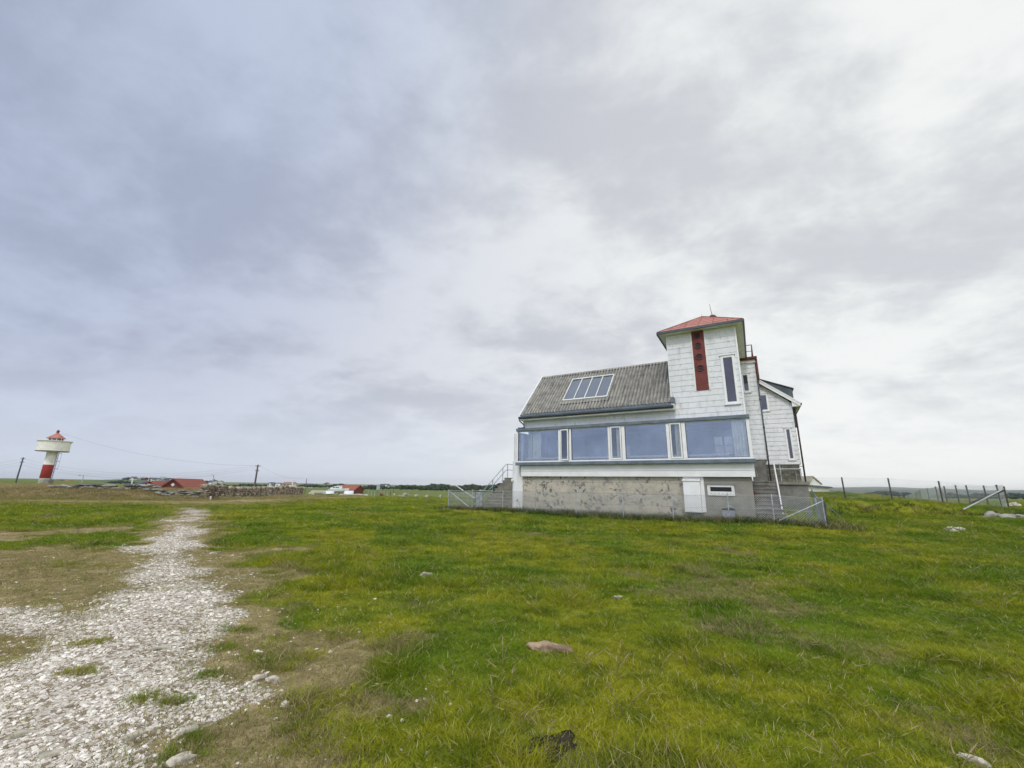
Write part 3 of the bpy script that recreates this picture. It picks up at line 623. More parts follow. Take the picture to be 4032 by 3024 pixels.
g.prism([(-11.36, y, z) for y, z in prof], (8.38, 0, 0))
for i in range(11): g.ub(11.0 - i * .79, 11.02 - i * .79, -.168, -.0, 3.73, 3.87)
g.build('gutter', M['gutter'], H)
ubox('gutter_end', M['flash'], H, 2.93, 3.09, -.12, VW, 3.99, 4.25)
b = MB(); b.tube([(-11.33, -.08, 3.74), (-11.33, -.05, 3.64), (-11.22, .10, 3.50), (-11.16, .2, 3.42), (-11.14, .2, 3.28), (-11.35, .12, 3.25), (-11.5, .1, 3.26)], .035, 8); b.build('downpipe', M['gutter'], H, smooth=True)
# skylight
sk = MB()
def rbox(bb, u0, u1, v0, v1, o0, o1):
    P = [rp(u, v, o) for o in (o0, o1) for (u, v) in ((u0, v0), (u1, v0), (u1, v1), (u0, v1))]
    bb.add(P, [(0, 1, 2, 3), (4, 7, 6, 5), (0, 4, 5, 1), (1, 5, 6, 2), (2, 6, 7, 3), (3, 7, 4, 0)])
us = [6.42, 7.05, 7.69, 8.32, 8.96]
for u in us: rbox(sk, u - .025, u + .025, .86, 2.36, .03, .16)
rbox(sk, 6.395, 8.985, .80, .86, .03, .15); rbox(sk, 6.395, 8.985, 2.36, 2.42, .03, .17)
so = sk.build('skylight', M['offwhite'], H)
for i in range(4): g = MB(); rbox(g, us[i] + .025, us[i + 1] - .025, .86, 2.36, .115, .12); g.build('pane', M['skyglass'], so)
g = MB(); rbox(g, 6.42, 8.96, .86, 2.36, .066, .07); g.build('blind', M['curtain'], so)
g = MB()
for i in range(1, 4): rbox(g, us[i] + .12, us[i] + .22, .9, 2.1, .075, .085); rbox(g, us[i] + .30, us[i] + .34, .9, 2.0, .075, .085)
g.build('rafter', M['white'], so)
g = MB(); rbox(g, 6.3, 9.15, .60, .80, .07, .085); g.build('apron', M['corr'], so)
# tower roof
ev = [(-(3.48), -.08), (.31, -.08), (.31, 6.48), (-(3.48), 6.48)]; ap = (-1.585, 3.2, 9.35)
b = MB(); b.ub(-.30, 3.47, -.07, 6.47, 7.50, 7.53); b.build('tower_soffit', M['offwhite'], H)
b = MB()
for a in ((-.33, 3.50, -.12, -.04), (-.33, 3.50, 6.44, 6.52)): b.ub(a[0], a[1], a[2], a[3], 7.485, 7.60)
b.ub(3.44, 3.52, -.04, 6.44, 7.487, 7.602); b.ub(-.35, -.27, -.04, 6.44, 7.487, 7.602)
b.build('tower_gutter', M['gutter'], H)
b = MB(); vs = [(x, y, 7.60) for x, y in ev] + [ap, *[(x, y, 7.54) for x, y in ev]]
b.add(vs, [(0, 1, 4), (1, 2, 4), (2, 3, 4), (3, 0, 4), (0, 5, 6, 1), (1, 6, 7, 2), (2, 7, 8, 3), (3, 8, 5, 0), (5, 8, 7, 6)])
tr_o = b.build('tower_roof', M['salmon'], H)
b = MB(); A = Vector(ap)
def slope_pt(e0, e1, s, t):
    e0, e1 = Vector((*e0, 7.604)), Vector((*e1, 7.604)); p = e0.lerp(e1, s); h = min(s, 1 - s) * 2
    return p, h
for (e0, e1) in ((ev[0], ev[1]), (ev[1], ev[2]), (ev[3], ev[0])):
    E0, E1 = Vector((*e0, 7.604)), Vector((*e1, 7.604)); mid = (E0 + E1) / 2; upv = (A - mid); 
    for k in range(1, 6):
        s = k / 6; p = E0.lerp(E1, s); h = min(s, 1 - s) * 2; top = p + upv * h; b.tube([p, top], .011, 4)
    for k in range(1, 6):
        t = k / 6; a_ = E0.lerp(A, t); c_ = E1.lerp(A, t); n_ = int(6 * (1 - t)) + 1
        b.tube([a_ + Vector((0, 0, .002)), c_ + Vector((0, 0, .002))], .007, 4)
for e in ev: b.tube([(*e, 7.61), A], .022, 5)
b.build('seam', M['darkred'], tr_o)
b = MB(); b.lathe([(.24, 8.78), (.25, 8.98), (.24, 9.10), (.20, 9.22), (.12, 9.30), (.04, 9.33)], (-1.07, 3.2, 0), 16); dm = b.build('roof_vent', M['darkred'], H, smooth=True)
b = MB(); b.tube([(-1.08, 3.2, 9.3), (-1.12, 3.2, 9.65), (-1.15, 3.2, 10.0)], .017, 5, r2=.01); b.build('rod', M['gutter'], dm)
b = MB(); b.tube([(-1.585, 3.2, 9.3), (-1.6, 3.2, 9.52)], .008, 5); b.build('finial', M['steel'], H)
# red porthole panel
b = MB(); b.ub(1.405, 1.955, .318, VW, 4.53, 7.5); rpn = b.build('red_panel', M['red'], H)
b = MB(); b.ub(1.34, 1.405, .305, VW, 4.5, 7.5); b.ub(1.955, 2.02, .305, VW, 4.5, 7.5); b.build('panel_trim', M['offwhite'], H)
for z in (7.27, 6.75, 6.19, 5.62):
    def ring(r0, r1, y0, y1, zc=z, uc=1.70, n=28):
        b = MB(); vs = []; 
        for (r, y) in ((r1, y1), (r1 - .012, y0), (r0 + .012, y0), (r0, y1)):
            vs += [(-uc + r * math.cos(6.2832 * k / n), y, zc + r * math.sin(6.2832 * k / n)) for k in range(n)]
        return b.add(vs, [(i * n + k, i * n + (k + 1) % n, (i + 1) * n + (k + 1) % n, (i + 1) * n + k) for i in range(3) for k in range(n)])
    po = ring(.12, .175, .285, .318).build('porthole', M['red'], rpn, smooth=True)
    g = MB(); n = 28; g.add([(-1.70 + .122 * math.cos(6.2832 * k / n), .316, z + .122 * math.sin(6.2832 * k / n)) for k in range(n)], [tuple(range(n))]); g.build('pane', M['black'], po)
def framed_window(name, u0, u1, z0, z1, v, t=.1, hood=True, gl='darkglass', dep=.05):
    b = MB(); b.ub(u0, u0 + t, v - dep, v, z0 + t, z1 - t); b.ub(u1 - t, u1, v - dep, v, z0 + t, z1 - t); b.ub(u0, u1, v - dep, v, z0, z0 + t); b.ub(u0, u1, v - dep, v, z1 - t, z1)
    wo = b.build(name, M['white'], H)
    ubox('drip_cap', M['white_dirty'], wo, u0 - .05, u1 + .05, v - dep - .035, v, z1, z1 + .03); ubox('sill', M['white_dirty'], wo, u0 - .05, u1 + .05, v - dep - .035, v, z0 - .045, z0)
    ubox('pane', M[gl], wo, u0 + t, u1 - t, v - .034, v - .030, z0 + t, z1 - t)
    ubox('bead', M['gutter'], wo, u0 + t, u0 + t + .02, v - .044, v - .034, z0 + t, z1 - t); ubox('bead', M['gutter'], wo, u1 - t - .02, u1 - t, v - .044, v - .034, z0 + t, z1 - t); return wo
framed_window('window', .235, .80, 3.78, 6.08, VW)
# narrow stair block behind the tower
VN = 6.4
siding('stair_block_wall', VN, 1.65, 7.25, .1, -.70, M['white_dirty'], H, phase=.04, lip=.024)
siding('stair_block_side_wall', -.70, 1.65, 7.25, 9.4, VN, M['white_dirty'], H, axis='u', phase=.04)
b = MB(); b.ub(-.69, .3, VN + .01, 9.5, 1.65, 7.25); b.build('stair_block_core', M['offwhite'], H)
b = MB(); b.ub(-.74, .3, VN - .12, 9.4, 7.22, 7.37); b.build('stair_block_fascia', M['offwhite'], H)
b = MB(); b.ub(-.82, .35, VN - .22, 9.5, 7.37, 7.43); b.ub(-.84, .35, VN - .25, 9.52, 7.43, 7.54); b.ub(-.84, -.74, VN - .15, 9.4, 6.25, 7.37); b.build('flat_roof', M['darkred'], H)
b = MB(); b.ub(-.60, .1, VN + .03, 9.4, -1.2, 1.65); b.build('stair_block_base', M['greyconc'], H)
framed_window('window', -.33, .06, 5.50, 6.61, VN, .09)
b = MB(); b.tube([(.1, 6.35, 8.30), (.66, 6.35, 8.30)], .022, 6); b.tube([(.1, 6.35, 7.92), (.66, 6.35, 7.92)], .016, 6); b.tube([(.66, 6.35, 8.30), (.66, 9.2, 8.30)], .022, 6); b.tube([(.66, 6.35, 7.92), (.66, 9.2, 7.92)], .016, 6)
for y in (6.35, 7.8, 9.2): b.tube([(.66, y, 7.5), (.66, y, 8.31)], .024, 6)
b.build('roof_railing', M['rust'], H)
b = MB(); b.tube([(.735, VN - .06, 6.25), (.73, VN - .06, .5)], .038, 8)
for z in (5.0, 3.4, 1.8): b.tube([(.735, VN - .06, z), (.735, VN - .06, z + .08)], .052, 8)
b.build('downpipe', M['gutter'], H, smooth=True)
# wing
VG = 9.4; rs = (6.94 - 5.20) / (2.81 - .74); top = lambda u: 6.94 + (u + .74) * rs      # u negative to the right
wR = lambda z: max(-2.42, -.74 - (6.70 - z) / rs) if z > 5.0 else -2.42
wR2 = lambda z: -min(2.42, .74 + max(0.0, (6.66 - z)) / rs)
siding('wing_wall', VG, 1.52, 5.2, 2.4, -.70, M['white_dirty'], H, phase=-.10, lip=.027)
siding('wing_wall', VG, 1.52, 6.7, -.70, wR2, M['white_dirty'], H, phase=-.10, lip=.027)
siding('wing_side_wall', -2.42, 1.52, 5.0, 16.5, VG, M['white_dirty'], H, axis='u', phase=-.10)
b = MB(); b.prism([(.0, VG + .01, 1.52), (2.41, VG + .01, 1.52), (2.41, VG + .01, 5.2), (0, VG + .01, 7.25), (-2.4, VG + .01, 5.2), (-2.4, VG + .01, 1.52)], (0, 7, 0)); b.build('wing_core', M['offwhite'], H)
b = MB()
for s in (1, -1):
    b.prism([(0, VG - .25, 7.56), (s * 2.81, VG - .25, 5.20), (s * 2.81, VG - .25, 5.13), (0, VG - .25, 7.49)], (0, 7.4, 0))
b.build('wing_roof', M['slate'], H)
b = MB()
b.prism([(.70, VG - .28, 6.93), (2.83, VG - .28, 5.145), (2.83, VG - .28, 4.93), (.70, VG - .28, 6.70)], (0, .045, 0)); b.prism([(.70, VG - .30, 6.985), (2.86, VG - .30, 5.17), (2.86, VG - .30, 5.09), (.70, VG - .30, 6.90)], (0, .03, 0))
b.prism([(2.42, VG - .235, 4.96), (2.80, VG - .235, 4.96), (2.80, VG - .235, 5.13), (2.42, VG - .235, 5.42)], (0, .22, 0))
b.build('wing_bargeboard', M['white'], H)
b = MB(); b.box(2.42, 2.80, VG, 16.6, 4.95, 4.985); b.build('wing_soffit', M['offwhite'], H)
b = MB(); b.box(2.81, 2.92, VG - .2, 16.6, 5.06, 5.16); b.build('wing_gutter', M['gutter'], H)
b = MB(); k = 1.03
b.prism([(.80, 10.0, 7.06), (2.62, 10.0, 6.22), (2.62, 10.0, 5.3), (.80, 10.0, 6.8)], (0, 4, 0)); do = b.build('dormer', M['slate'], H)
b = MB(); b.prism([(.76, 9.93, 7.14), (2.70, 9.93, 6.25), (2.70, 9.93, 6.20), (.76, 9.93, 7.09)], (0, 4.1, 0)); b.build('dormer_roof', M['slate'], do)
for x in (1.15, 1.5, 1.85, 2.2): b = MB(); b.box(x, x + .012, 9.985, 10.0, 5.45 + (2.2 - x) * .75, 6.88 - (x - .8) * .46 * .9); b.build('seam', M['gutter'], do)
b = MB(); b.box(2.42, 2.60, 9.5, 10.7, 3.86, 4.92); b.build('side_cladding', M['slate'], H)
framed_window('window', -1.235, -.76, 4.82, 5.92, VG, .09)
framed_window('window', -2.19, -1.86, 1.80, 3.70, VG, .085)
b = MB(); b.ub(-2.34, -.60, VG + .03, 16.4, -1.0, 1.52); b.build('wing_base', M['blocks'], H)
b = MB(); b.tube([(2.62, 9.45, 5.0), (2.55, 9.42, 4.8), (2.53, 9.40, .5)], .045, 8); b.tube([(2.34, 9.45, 1.42), (2.53, 9.40, 1.42)], .02, 5); b.build('downpipe', M['rust'], H, smooth=True)
# right-hand steps, landing and rails
def steps_right():
    b = MB(); n = 9
    for k in range(n):
        z = -1.08 + 1.51 * (k + 1) / n; v = .35 + 2.85 * k / n
        b.ub(-.92, .12, v, 3.3, -1.9 if k == 0 else z - 1.51 / n - .002, z - .045); b.ub(-.94, .12, v - .03, 3.3 if k == n - 1 else v + .36, z - .045, z)
    return b.build('side_steps', M['greyconc'], H)
steps_right()
b = MB(); b.ub(-2.15, .1, 3.3, 9.4, .29, .43); b.build('landing', M['steps'], H)
b = MB(); b.ub(-2.08, .1, 3.38, 9.35, -1.6, .29); b.build('landing_wall', M['greyconc'], H)
b = MB(); b.tube([(.84, .45, -1.10), (.85, 3.15, 1.25)], .03, 8); b.tube([(.85, 3.2, .43), (.85, 3.2, 1.27)], .022, 6); b.build('handrail', M['white'], H, smooth=True)
b = MB(); b.tube([(1.20, 6.0, .43), (1.20, 6.0, 1.42)], .03, 6); b.tube([(.9, 6.0, 1.13), (2.12, 6.0, 1.13)], .02, 6); b.tube([(2.1, 6.0, 1.13), (2.1, 9.2, 1.13)], .02, 6); b.tube([(2.1, 6.0, .43), (2.1, 6.0, 1.15)], .02, 6); b.tube([(2.1, 9.2, .43), (2.1, 9.2, 1.15)], .02, 6); b.build('landing_rail', M['steel'], H)
b = MB(); b.box(-.13, -.07, .9, 1.25, -.55, -.05); b.build('red_box', M['red'], H)
# meter cabinet, basement vent
b = MB(); b.ub(2.02, 2.90, .31, .36, -.98, .545); cb_ = b.build('meter_cabinet', M['white'], H, bevel=.005)
b = MB(); b.ub(2.17, 2.87, .06, .31, -.96, .36); b.build('cabinet_door', M['white'], cb_, bevel=.008)
b = MB(); b.prism([(-2.14, .02, .36), (-2.14, .31, .36), (-2.14, .31, .47), (-2.14, .02, .39)], (-.76, 0, 0)); ubox('cabinet_foot', M['offwhite'], cb_, 2.15, 2.89, .05, .31, -.985, -.965); b.build('cabinet_lid', M['offwhite'], cb_)
b = MB(); b.ub(.83, 1.90, .30, .35, .115, .205); b.ub(.83, 1.90, .30, .35, -.25, -.075); b.ub(.83, .94, .30, .35, -.075, .115); b.ub(1.78, 1.90, .30, .35, -.075, .115); bvo = b.build('basement_window', M['offwhite'], H)
b = MB(); b.ub(.80, 1.93, .27, .35, .205, .225); b.build('drip_edge', M['flash'], bvo)
ubox('pane', M['black'], bvo, .94, 1.78, .335, .345, -.075, .115)
b = MB()
for i in range(6): ubox('vent_hole', M['gutter'], bvo, .97 + i * .155, .995 + i * .155, .295, .3, -.17, -.145)  # row of vent holes drawn as small dark raised squares
# rounded white shaft at the left end
def shaft(z0, z1, u0, u1, v0, v1, r):
    P = [(-u0, v0), (-u1 + r, v0)] + [(-u1 + r - r * math.sin(a), v0 + r - r * math.cos(a)) for a in [i * math.pi / 16 for i in range(1, 8)]] + [(-u1, v0 + r), (-u1, v1), (-u0, v1)]
    b = MB(); b.prism([(x, y, z0) for x, y in P], (0, 0, z1 - z0)); return b
so = shaft(-1.9, 2.98, 11.30, 12.06, .38, 1.6, .35).build('rounded_shaft', M['white'], H, smooth=False)
shaft(-1.9, 1.42, 11.31, 12.12, .36, 1.66, .37).build('shaft_skirt', M['white'], so)
b = MB()
for i in range(6): b.ub(11.33 + i * .07, 11.345 + i * .07, .345, .36, -1.6, 1.1)
b.build('shaft_rib', M['offwhite'], so)
b = MB(); b.tube([(-11.42, .3, 1.12), (-11.42, .3, .62)], .035, 6); b.build('drain_pipe', M['steel'], H)
b = MB(); b.lathe([(.03, 0), (.06, .02), (.065, .12), (.05, .17), (.02, .18)], (-11.99, .35, .24), 12); b.build('wall_lamp', M['offwhite'], H, smooth=True)
b = MB(); b.tube([(-11.62, .36, -.75), (-11.62, .28, -.75)], .03, 8); b.build('tap', M['rust'], H)
# left steps
b = MB(); n = 11
for k in range(n):
    z = -1.17 + .171 * k; v = .5 + .28 * k
    b.ub(12.14, 14.27, v, 3.6 + .9, (-1.9 if k == 0 else z - .171 - .004), z - .04); b.ub(12.14, 14.30, v - .025, v + .32 if k < n - 1 else 6.6, z - .04, z)
b.build('front_steps', M['steps'], H)
b = MB(); b.ub(12.3, 14.2, 4.5, 6.5, -1.9, .49); b.ub(12.06, 12.14, 1.66, 5, -1.9, .5); b.build('front_landing', M['steps'], H)
hr = MB()
for up in (0, -.37):
    hr.tube([(-14.36, .05, -1.02 + up * .9 + .30), (-14.36, .25, -.62 + up), (-14.2, .7, -.30 + up), (-14.2, 3.3, 1.38 + up), (-14.2, 3.5, 1.43 + up), (-14.2, 6.4, 1.43 + up)], .021, 6)
for v_, zb in ((.65, -1.1), (1.75, -.5), (2.95, .2), (3.55, .54), (5.2, .54)):
    zt = 1.43 if v_ > 3.4 else -.30 + (v_ - .7) * (1.68 / 2.6); hr.tube([(-14.2, v_, zb), (-14.2, v_, zt)], .022, 6)
hr.build('stair_handrail', M['steel'], H)
# ------------------------------------------------------------------ chain-link fences
def fence(name, label, pts, h, post_r, post_mat, mesh=.062, posts=None, wire_r=.0044, top=True):
    """pts: ground points (x, y) of the posts in order; the mesh hangs between them"""
    root = empty(name, (0, 0, 0)); tag(root, label, 'fence')
    P = [Vector((x, y, tz(x, y))) for x, y in pts]; b = MB()
    for A_, B_ in zip(P, P[1:]):
        Ld = (B_ - A_).xy.length; d = (B_ - A_) / Ld; n = int((Ld + h) / mesh / 1.414)
        st = mesh * 1.414
        def W_(s, z): 
            q = A_ + d * s; return (q.x, q.y, q.z + z + .03 - .03 * math.sin(math.pi * min(1, max(0, s / Ld))) * (z / h))
        for k in range(-int(h / st) - 1, int(Ld / st) + 1):
            for sg in (1, -1):
                s0 = k * st; 
                # diagonal from (s0,0) to (s0+h,h) or mirrored
                a0, z0, a1, z1 = s0, 0.0, s0 + h, h
                if a0 < 0: z0 -= a0; a0 = 0
                if a1 > Ld: z1 -= (a1 - Ld); a1 = Ld
                if z1 <= z0: continue
                if sg < 0: a0, a1 = Ld - a0, Ld - a1
                b.tube([W_(a0, z0), W_(a1, z1)], wire_r, 3, cap=False)
        for z in ((0, h * .5, h) if top else (h,)):
            b.tube([W_(s, z) for s in np.linspace(0, Ld, 5)], wire_r * 1.3, 3, cap=False)
    b.build('wire_mesh', M['wire'], root)
    for i, p in enumerate(P):
        if posts is not None and not posts[i]: continue
        q = MB(); lx, ly = random.uniform(-.03, .03), random.uniform(-.02, .02)
        q.tube([p + Vector((0, 0, -.3)), p + Vector((lx, ly, h + .06))], post_r, 8); q.build('post', post_mat, root)
    return root, P
fu = [(-2.08, -.8), (-.47, -.8), (1.10, -.8), (3.24, -.8), (5.4, -.8), (7.7, -.8), (9.9, -.8), (11.9, -.8), (13.9, -.8), (15.57, -.8)]
fl = [tuple(from_uv(u, v).xy) for u, v in fu]
side = [tuple(from_uv(-2.32, 4.6).xy), tuple(from_uv(-2.2, 1.9).xy)]
back = [tuple(from_uv(u, v).xy) for u, v in ((15.6, 2.2), (15.7, 5.2), (14.4, 7.4))]
f1, FP = fence('chain_link_fence', 'low galvanised chain-link fence along the front of the house with braced corner posts', side + fl + back, 1.05, .024, M['steel'])
g = MB(); c0 = FP[2]; m1 = FP[3]; g.tube([m1 + Vector((0, 0, .03)), c0 + Vector((0, 0, .95))], .024, 8); g.build('brace', M['steel'], f1)
g = MB(); c0 = FP[2]; t0 = at(3325, 2015, 18.2); t0.z = tz(t0.x, t0.y); g.tube([c0 + Vector((0, 0, .98)), t0], .018, 8); g.build('brace', M['steel'], f1)
g = MB(); g.tube([FP[1] + Vector((-.02, .1, 1.0)), from_uv(-2.3, 2.4, tz(*from_uv(-2.3, 2.4).xy))], .026, 8); g.build('brace', M['white'], f1)
g = MB(); q = c0 + Vector((.05, .02, 0)); g.tube([q + Vector((0, 0, -.3)), q + Vector((.02, 0, .95))], .045, 6); g.build('post', M['darkpost'], f1)
g = MB(); g.tube([FP[11] + Vector((0, 0, 1.02)), FP[10] + Vector((0, 0, .03))], .028, 8); g.build('brace', M['steel'], f1)
g = MB(); g.tube([FP[10] + Vector((-.3, .1, 1.02)), FP[11] + Vector((0, 0, 1.0))], .022, 6); g.tube([FP[9] + Vector((0, 0, 1.0)), FP[10] + Vector((0, 0, 1.0))], .022, 6); g.build('top_rail', M['darkpost'], f1)
# sheet gate panel and second brace behind the steps enclosure
ge_ = empty('steel_gate', (0, 0, 0)); tag(ge_, 'narrow grey perforated sheet gate inside the fence left of the front steps', 'gate')
ga, gb_ = from_uv(15.3, 1.5), from_uv(14.75, 1.5); zg = tz(ga.x, ga.y); dgt = (gb_ - ga)
g = MB(); g.prism([ga + Vector((0, 0, zg + .1)), gb_ + Vector((0, 0, zg + .1)), gb_ + Vector((0, 0, zg + 1.05)), ga + Vector((0, 0, zg + 1.05))], (.01, .02, 0)); g.build('panel', M['steel'], ge_)
g = MB()
for q in (ga, gb_): g.tube([q + Vector((0, 0, zg - .2)), q + Vector((0, 0, zg + 1.1))], .025, 8)
g.tube([ga + Vector((0, 0, zg + 1.08)), gb_ + Vector((0, 0, zg + 1.08))], .025, 6); g.build('frame', M['darkpost'], ge_)
g = MB(); q = from_uv(17.6, 2.6); g.tube([gb_ + Vector((.3, 0, zg + .15)), Vector((ga.x - 1.3, ga.y + .6, zg + 1.35))], .03, 6); g.build('brace', M['steel'], ge_)
R2 = [(16.8, 26.0), (19.8, 25.0), (22.2, 24.6), (24.8, 24.3), (28.5, 24.3)]
BK = [(28.5, 24.3), (30.0, 25.9), (31.0, 27.5), (31.6, 29.1), (32.2, 30.4), (33.2, 32.2), (35.9, 35.5), (41.8, 42.2), (52.5, 54), (72, 75), (99, 105), (140, 150)]
f2, FP2 = fence('wire_fence', 'leaning wire fence on tall grey posts across the bank right of the house', R2, 1.2, .038, M['darkpost'], mesh=.075, wire_r=.0022)
p = FP2[-1]; g = MB(); g.tube([p + Vector((-3.9, -1.2, -.02)), p + Vector((0, 0, 1.12))], .035, 8); g.build('brace', M['steel'], f2)
g = MB(); g.tube([p + Vector((-.55, 2.2, -.05)), p + Vector((0, 0, 1.05))], .06, 8); g.build('brace', M['darkpost'], f2)
f3, FP3 = fence('wire_fence', 'row of thin dark posts with wire running back over the far field on the right', BK, 1.32, .042, M['darkpost'], mesh=.11, wire_r=.003, posts=[0] + [1] * 11)
# grey box with stones by the basement corner
bx = from_uv(1.12, -.15); zb = tz(bx.x, bx.y)
bo = empty('storage_box', (bx.x, bx.y, zb), -HD); tag(bo, 'small lilac-grey plastic box with dark lid at the right corner of the basement wall', 'box')
b = MB(); b.prism([(-.21, -.15, 0), (.21, -.15, 0), (.24, -.17, .44), (-.24, -.17, .44), ][:4], (0, .32, 0)); b.build('body', mat('lilac_plastic', (.40, .40, .50), .5, .05), bo)
b = MB(); b.prism([(-.26, -.19, .44), (.26, -.19, .44), (.22, -.17, .50), (-.22, -.17, .50)], (0, .36, 0)); b.build('lid', M['black'], bo)
ro = MB().rock((0, 0, 0), .13, .11, .07, 0, 1, .25).build('stone', M['mossrock'], None, smooth=True); ro.location = (bx.x + .08, bx.y + .03, zb + .56); tag(ro, 'pale stone weighing down the lid of the grey plastic box', 'stone')
# ------------------------------------------------------------------ loose stones
M['tanstone'] = mat('tan_stone', (.36, .26, .17), .9, .2, 9, bump=.6, stain=((.22, .16, .11), 12, .5, .7))
M['palestone'] = mat('pale_stone', (.50, .45, .37), .9, .25, 14, bump=.4, stain=((.36, .34, .29), 9, .5, .75))
M['greystone'] = mat('mid_grey_stone', (.42, .39, .30), .9, .2, 6, bump=.5, stain=((.13, .14, .13), 10, .5, .75))
def stone(x, y, sx, sy, sz, m, label, rot=0, lift=.25, name='stone', group=None, sub=2, cat='stone'):
    o = MB().rock((0, 0, 0), sx, sy, sz, 0, sub, .34).build(name, M[m], None, smooth=False)
    o.location = (x, y, tz(x, y) + sz * lift); o.rotation_euler = (random.uniform(-.1, .1), random.uniform(-.1, .1), rot); tag(o, label, cat, group); return o
stone(.38, 4.34, .17, .075, .05, 'tanstone', 'flat reddish-tan stone lying alone in green grass below the house', -.25, .3)
stone(-1.41, 7.5, .11, .08, .06, 'greystone', 'dark grey rock half sunk in the grass right of the track', .3, .15)
stone(1.52, 6.28, .07, .04, .035, 'greystone', 'small pale grey stone in the grass in front of the basement wall', .2, .15)
for x, y, sx, sy, sz, m, lb, rt in [
    (-1.93, 3.66, .075, .05, .03, 'palestone', 'white stone left of its twin on the right edge of the track', .4), (-1.80, 3.63, .065, .05, .035, 'palestone', 'white rounded stone right of its twin on the right edge of the track', -.3),
    (2.72, 2.84, .075, .035, .03, 'palestone', 'pale long stone at the bottom right corner of the pasture', -.9), (-3.22, 4.25, 0.099, .07, .014, 'greystone', 'flat smooth grey slab set in the middle of the track', .3),
    (-2.52, 2.74, 0.090, .06, .014, 'greystone', 'grey-green slab low in the left corner of the track', .4), (-2.24, 2.9, 0.081, .06, .014, 'greystone', 'greenish grey slab beside the grass tuft in the track', .5),
    (-1.77, 2.68, .085, .06, .04, 'palestone', 'whitest big stone at the bottom edge of the track', .5), (-1.95, 2.93, .08, .045, .035, 'palestone', 'upright white stone behind the grass tuft in the track', .6),
    (-2.48, 3.56, .05, .035, .03, 'palestone', 'white stone left of the grassy strip in the track', .2), (-1.52, 3.27, .03, .035, .03, 'palestone', 'small upright white stone on brown turf right of the track', 1.0),
    (-3.0, 3.28, .05, .035, .025, 'palestone', 'white stone among finer gravel left of the track middle', .1), (-2.95, 2.95, 0.072, .05, .014, 'greystone', 'broad grey slab left of the other slabs in the track', .3),
    (-5.5, 7.0, .12, .08, .03, 'palestone', 'white flat stone left of the upper track', .1), (-6.3, 9.4, .14, .08, .03, 'palestone', 'pale stone on the far bend of the track', .4)]:
    stone(x, y, sx * .8, sy * .8, sz * .8, m, lb, rt, .15)
for i, (px, py, w_, dep, hh) in enumerate([(3745, 2105, 30, 16, .14), (3785, 2110, 34, 15.8, .15), (3762, 2116, 22, 15.4, .10), (3905, 2016, 44, 21.6, .28), (3965, 2024, 50, 21.3, .22), (4022, 2024, 30, 21.3, .20), (3990, 1979, 34, 29, .3), (3258, 2040, 12, 16.2, .12)]):
    P_ = at(px, py, dep); sx = w_ * dep / F_PX / 2 * 1.2
    stone(P_.x, P_.y, sx, sx * .7, hh * .8, 'palestone' if i not in (3, 4, 5) else 'mossrock',
          ['left pale stone of the cluster in the pasture right of the house', 'right pale stone of the cluster in the pasture right of the house', 'lowest small stone of the cluster in the pasture', 'pointed lichen boulder on the bank below the fence corner', 'long low boulder right of the pointed one below the fence corner',
           'boulder cut by the right edge of the picture below the fence', 'pale boulder just right of the fence corner post', 'small white stone right of the braced corner of the chain-link fence'][i], random.uniform(-.3, .3), .3)
dirt = MB(); dirt.rock((0, 0, 0), .15, .10, .008, .6, 2, .5)
do_ = dirt.build('mud_patch', mat('dark_earth', (.040, .030, .020), .9, .3, 14, bump=.8), None, smooth=True); do_.location = (.27, 2.84, tz(.27, 2.84) + .012); tag(do_, 'black muddy hole in the turf at the bottom of the pasture', 'mud')
for i, (px, py, w_, hh) in enumerate([(1596, 1951, 30, .45), (1576, 1952, 14, .22), (1641, 1951, 22, .3), (1681, 1955, 18, .35), (1736, 1954, 16, .35), (1545, 1952, 18, .12), (1598, 1937, 7, .5), (1552, 1938, 7, .45)]):
    dep = [72, 72, 73, 66, 66, 72, 105, 100][i]; P_ = at(px, py, dep)
    stone(P_.x, P_.y, w_ * dep / F_PX / 2, .5, hh, 'mossrock' if i < 6 else 'palestone', ['largest humped boulder in the field left of the house', 'low boulder leaning on the largest one in the field', 'flat boulder right of the largest one in the field', 'rounded pale boulder between two others in the far field',
        'boulder nearest the house steps in the far field', 'flattest slab in the field beside the tall sign', 'small white stone in the field beyond the boulders', 'white block between short posts in the far field'][i], random.uniform(-.3, .3), .35, sub=1)
# rubble at the foot of the basement wall
for j, (u0, n_) in enumerate(((10.2, 13), (5.2, 4))):
    for k in range(n_):
        u = u0 - k * .14 + random.uniform(-.05, .05); P_ = from_uv(u, .2 + random.uniform(-.06, .08)); s = random.uniform(.05, .11)
        stone(P_.x, P_.y, s, s * .7, s * .5, 'palestone' if k % 3 else 'greystone', 'loose pale rubble stone at the foot of the basement wall', random.random() * 3, .5, group='rubble along the basement wall', sub=1)
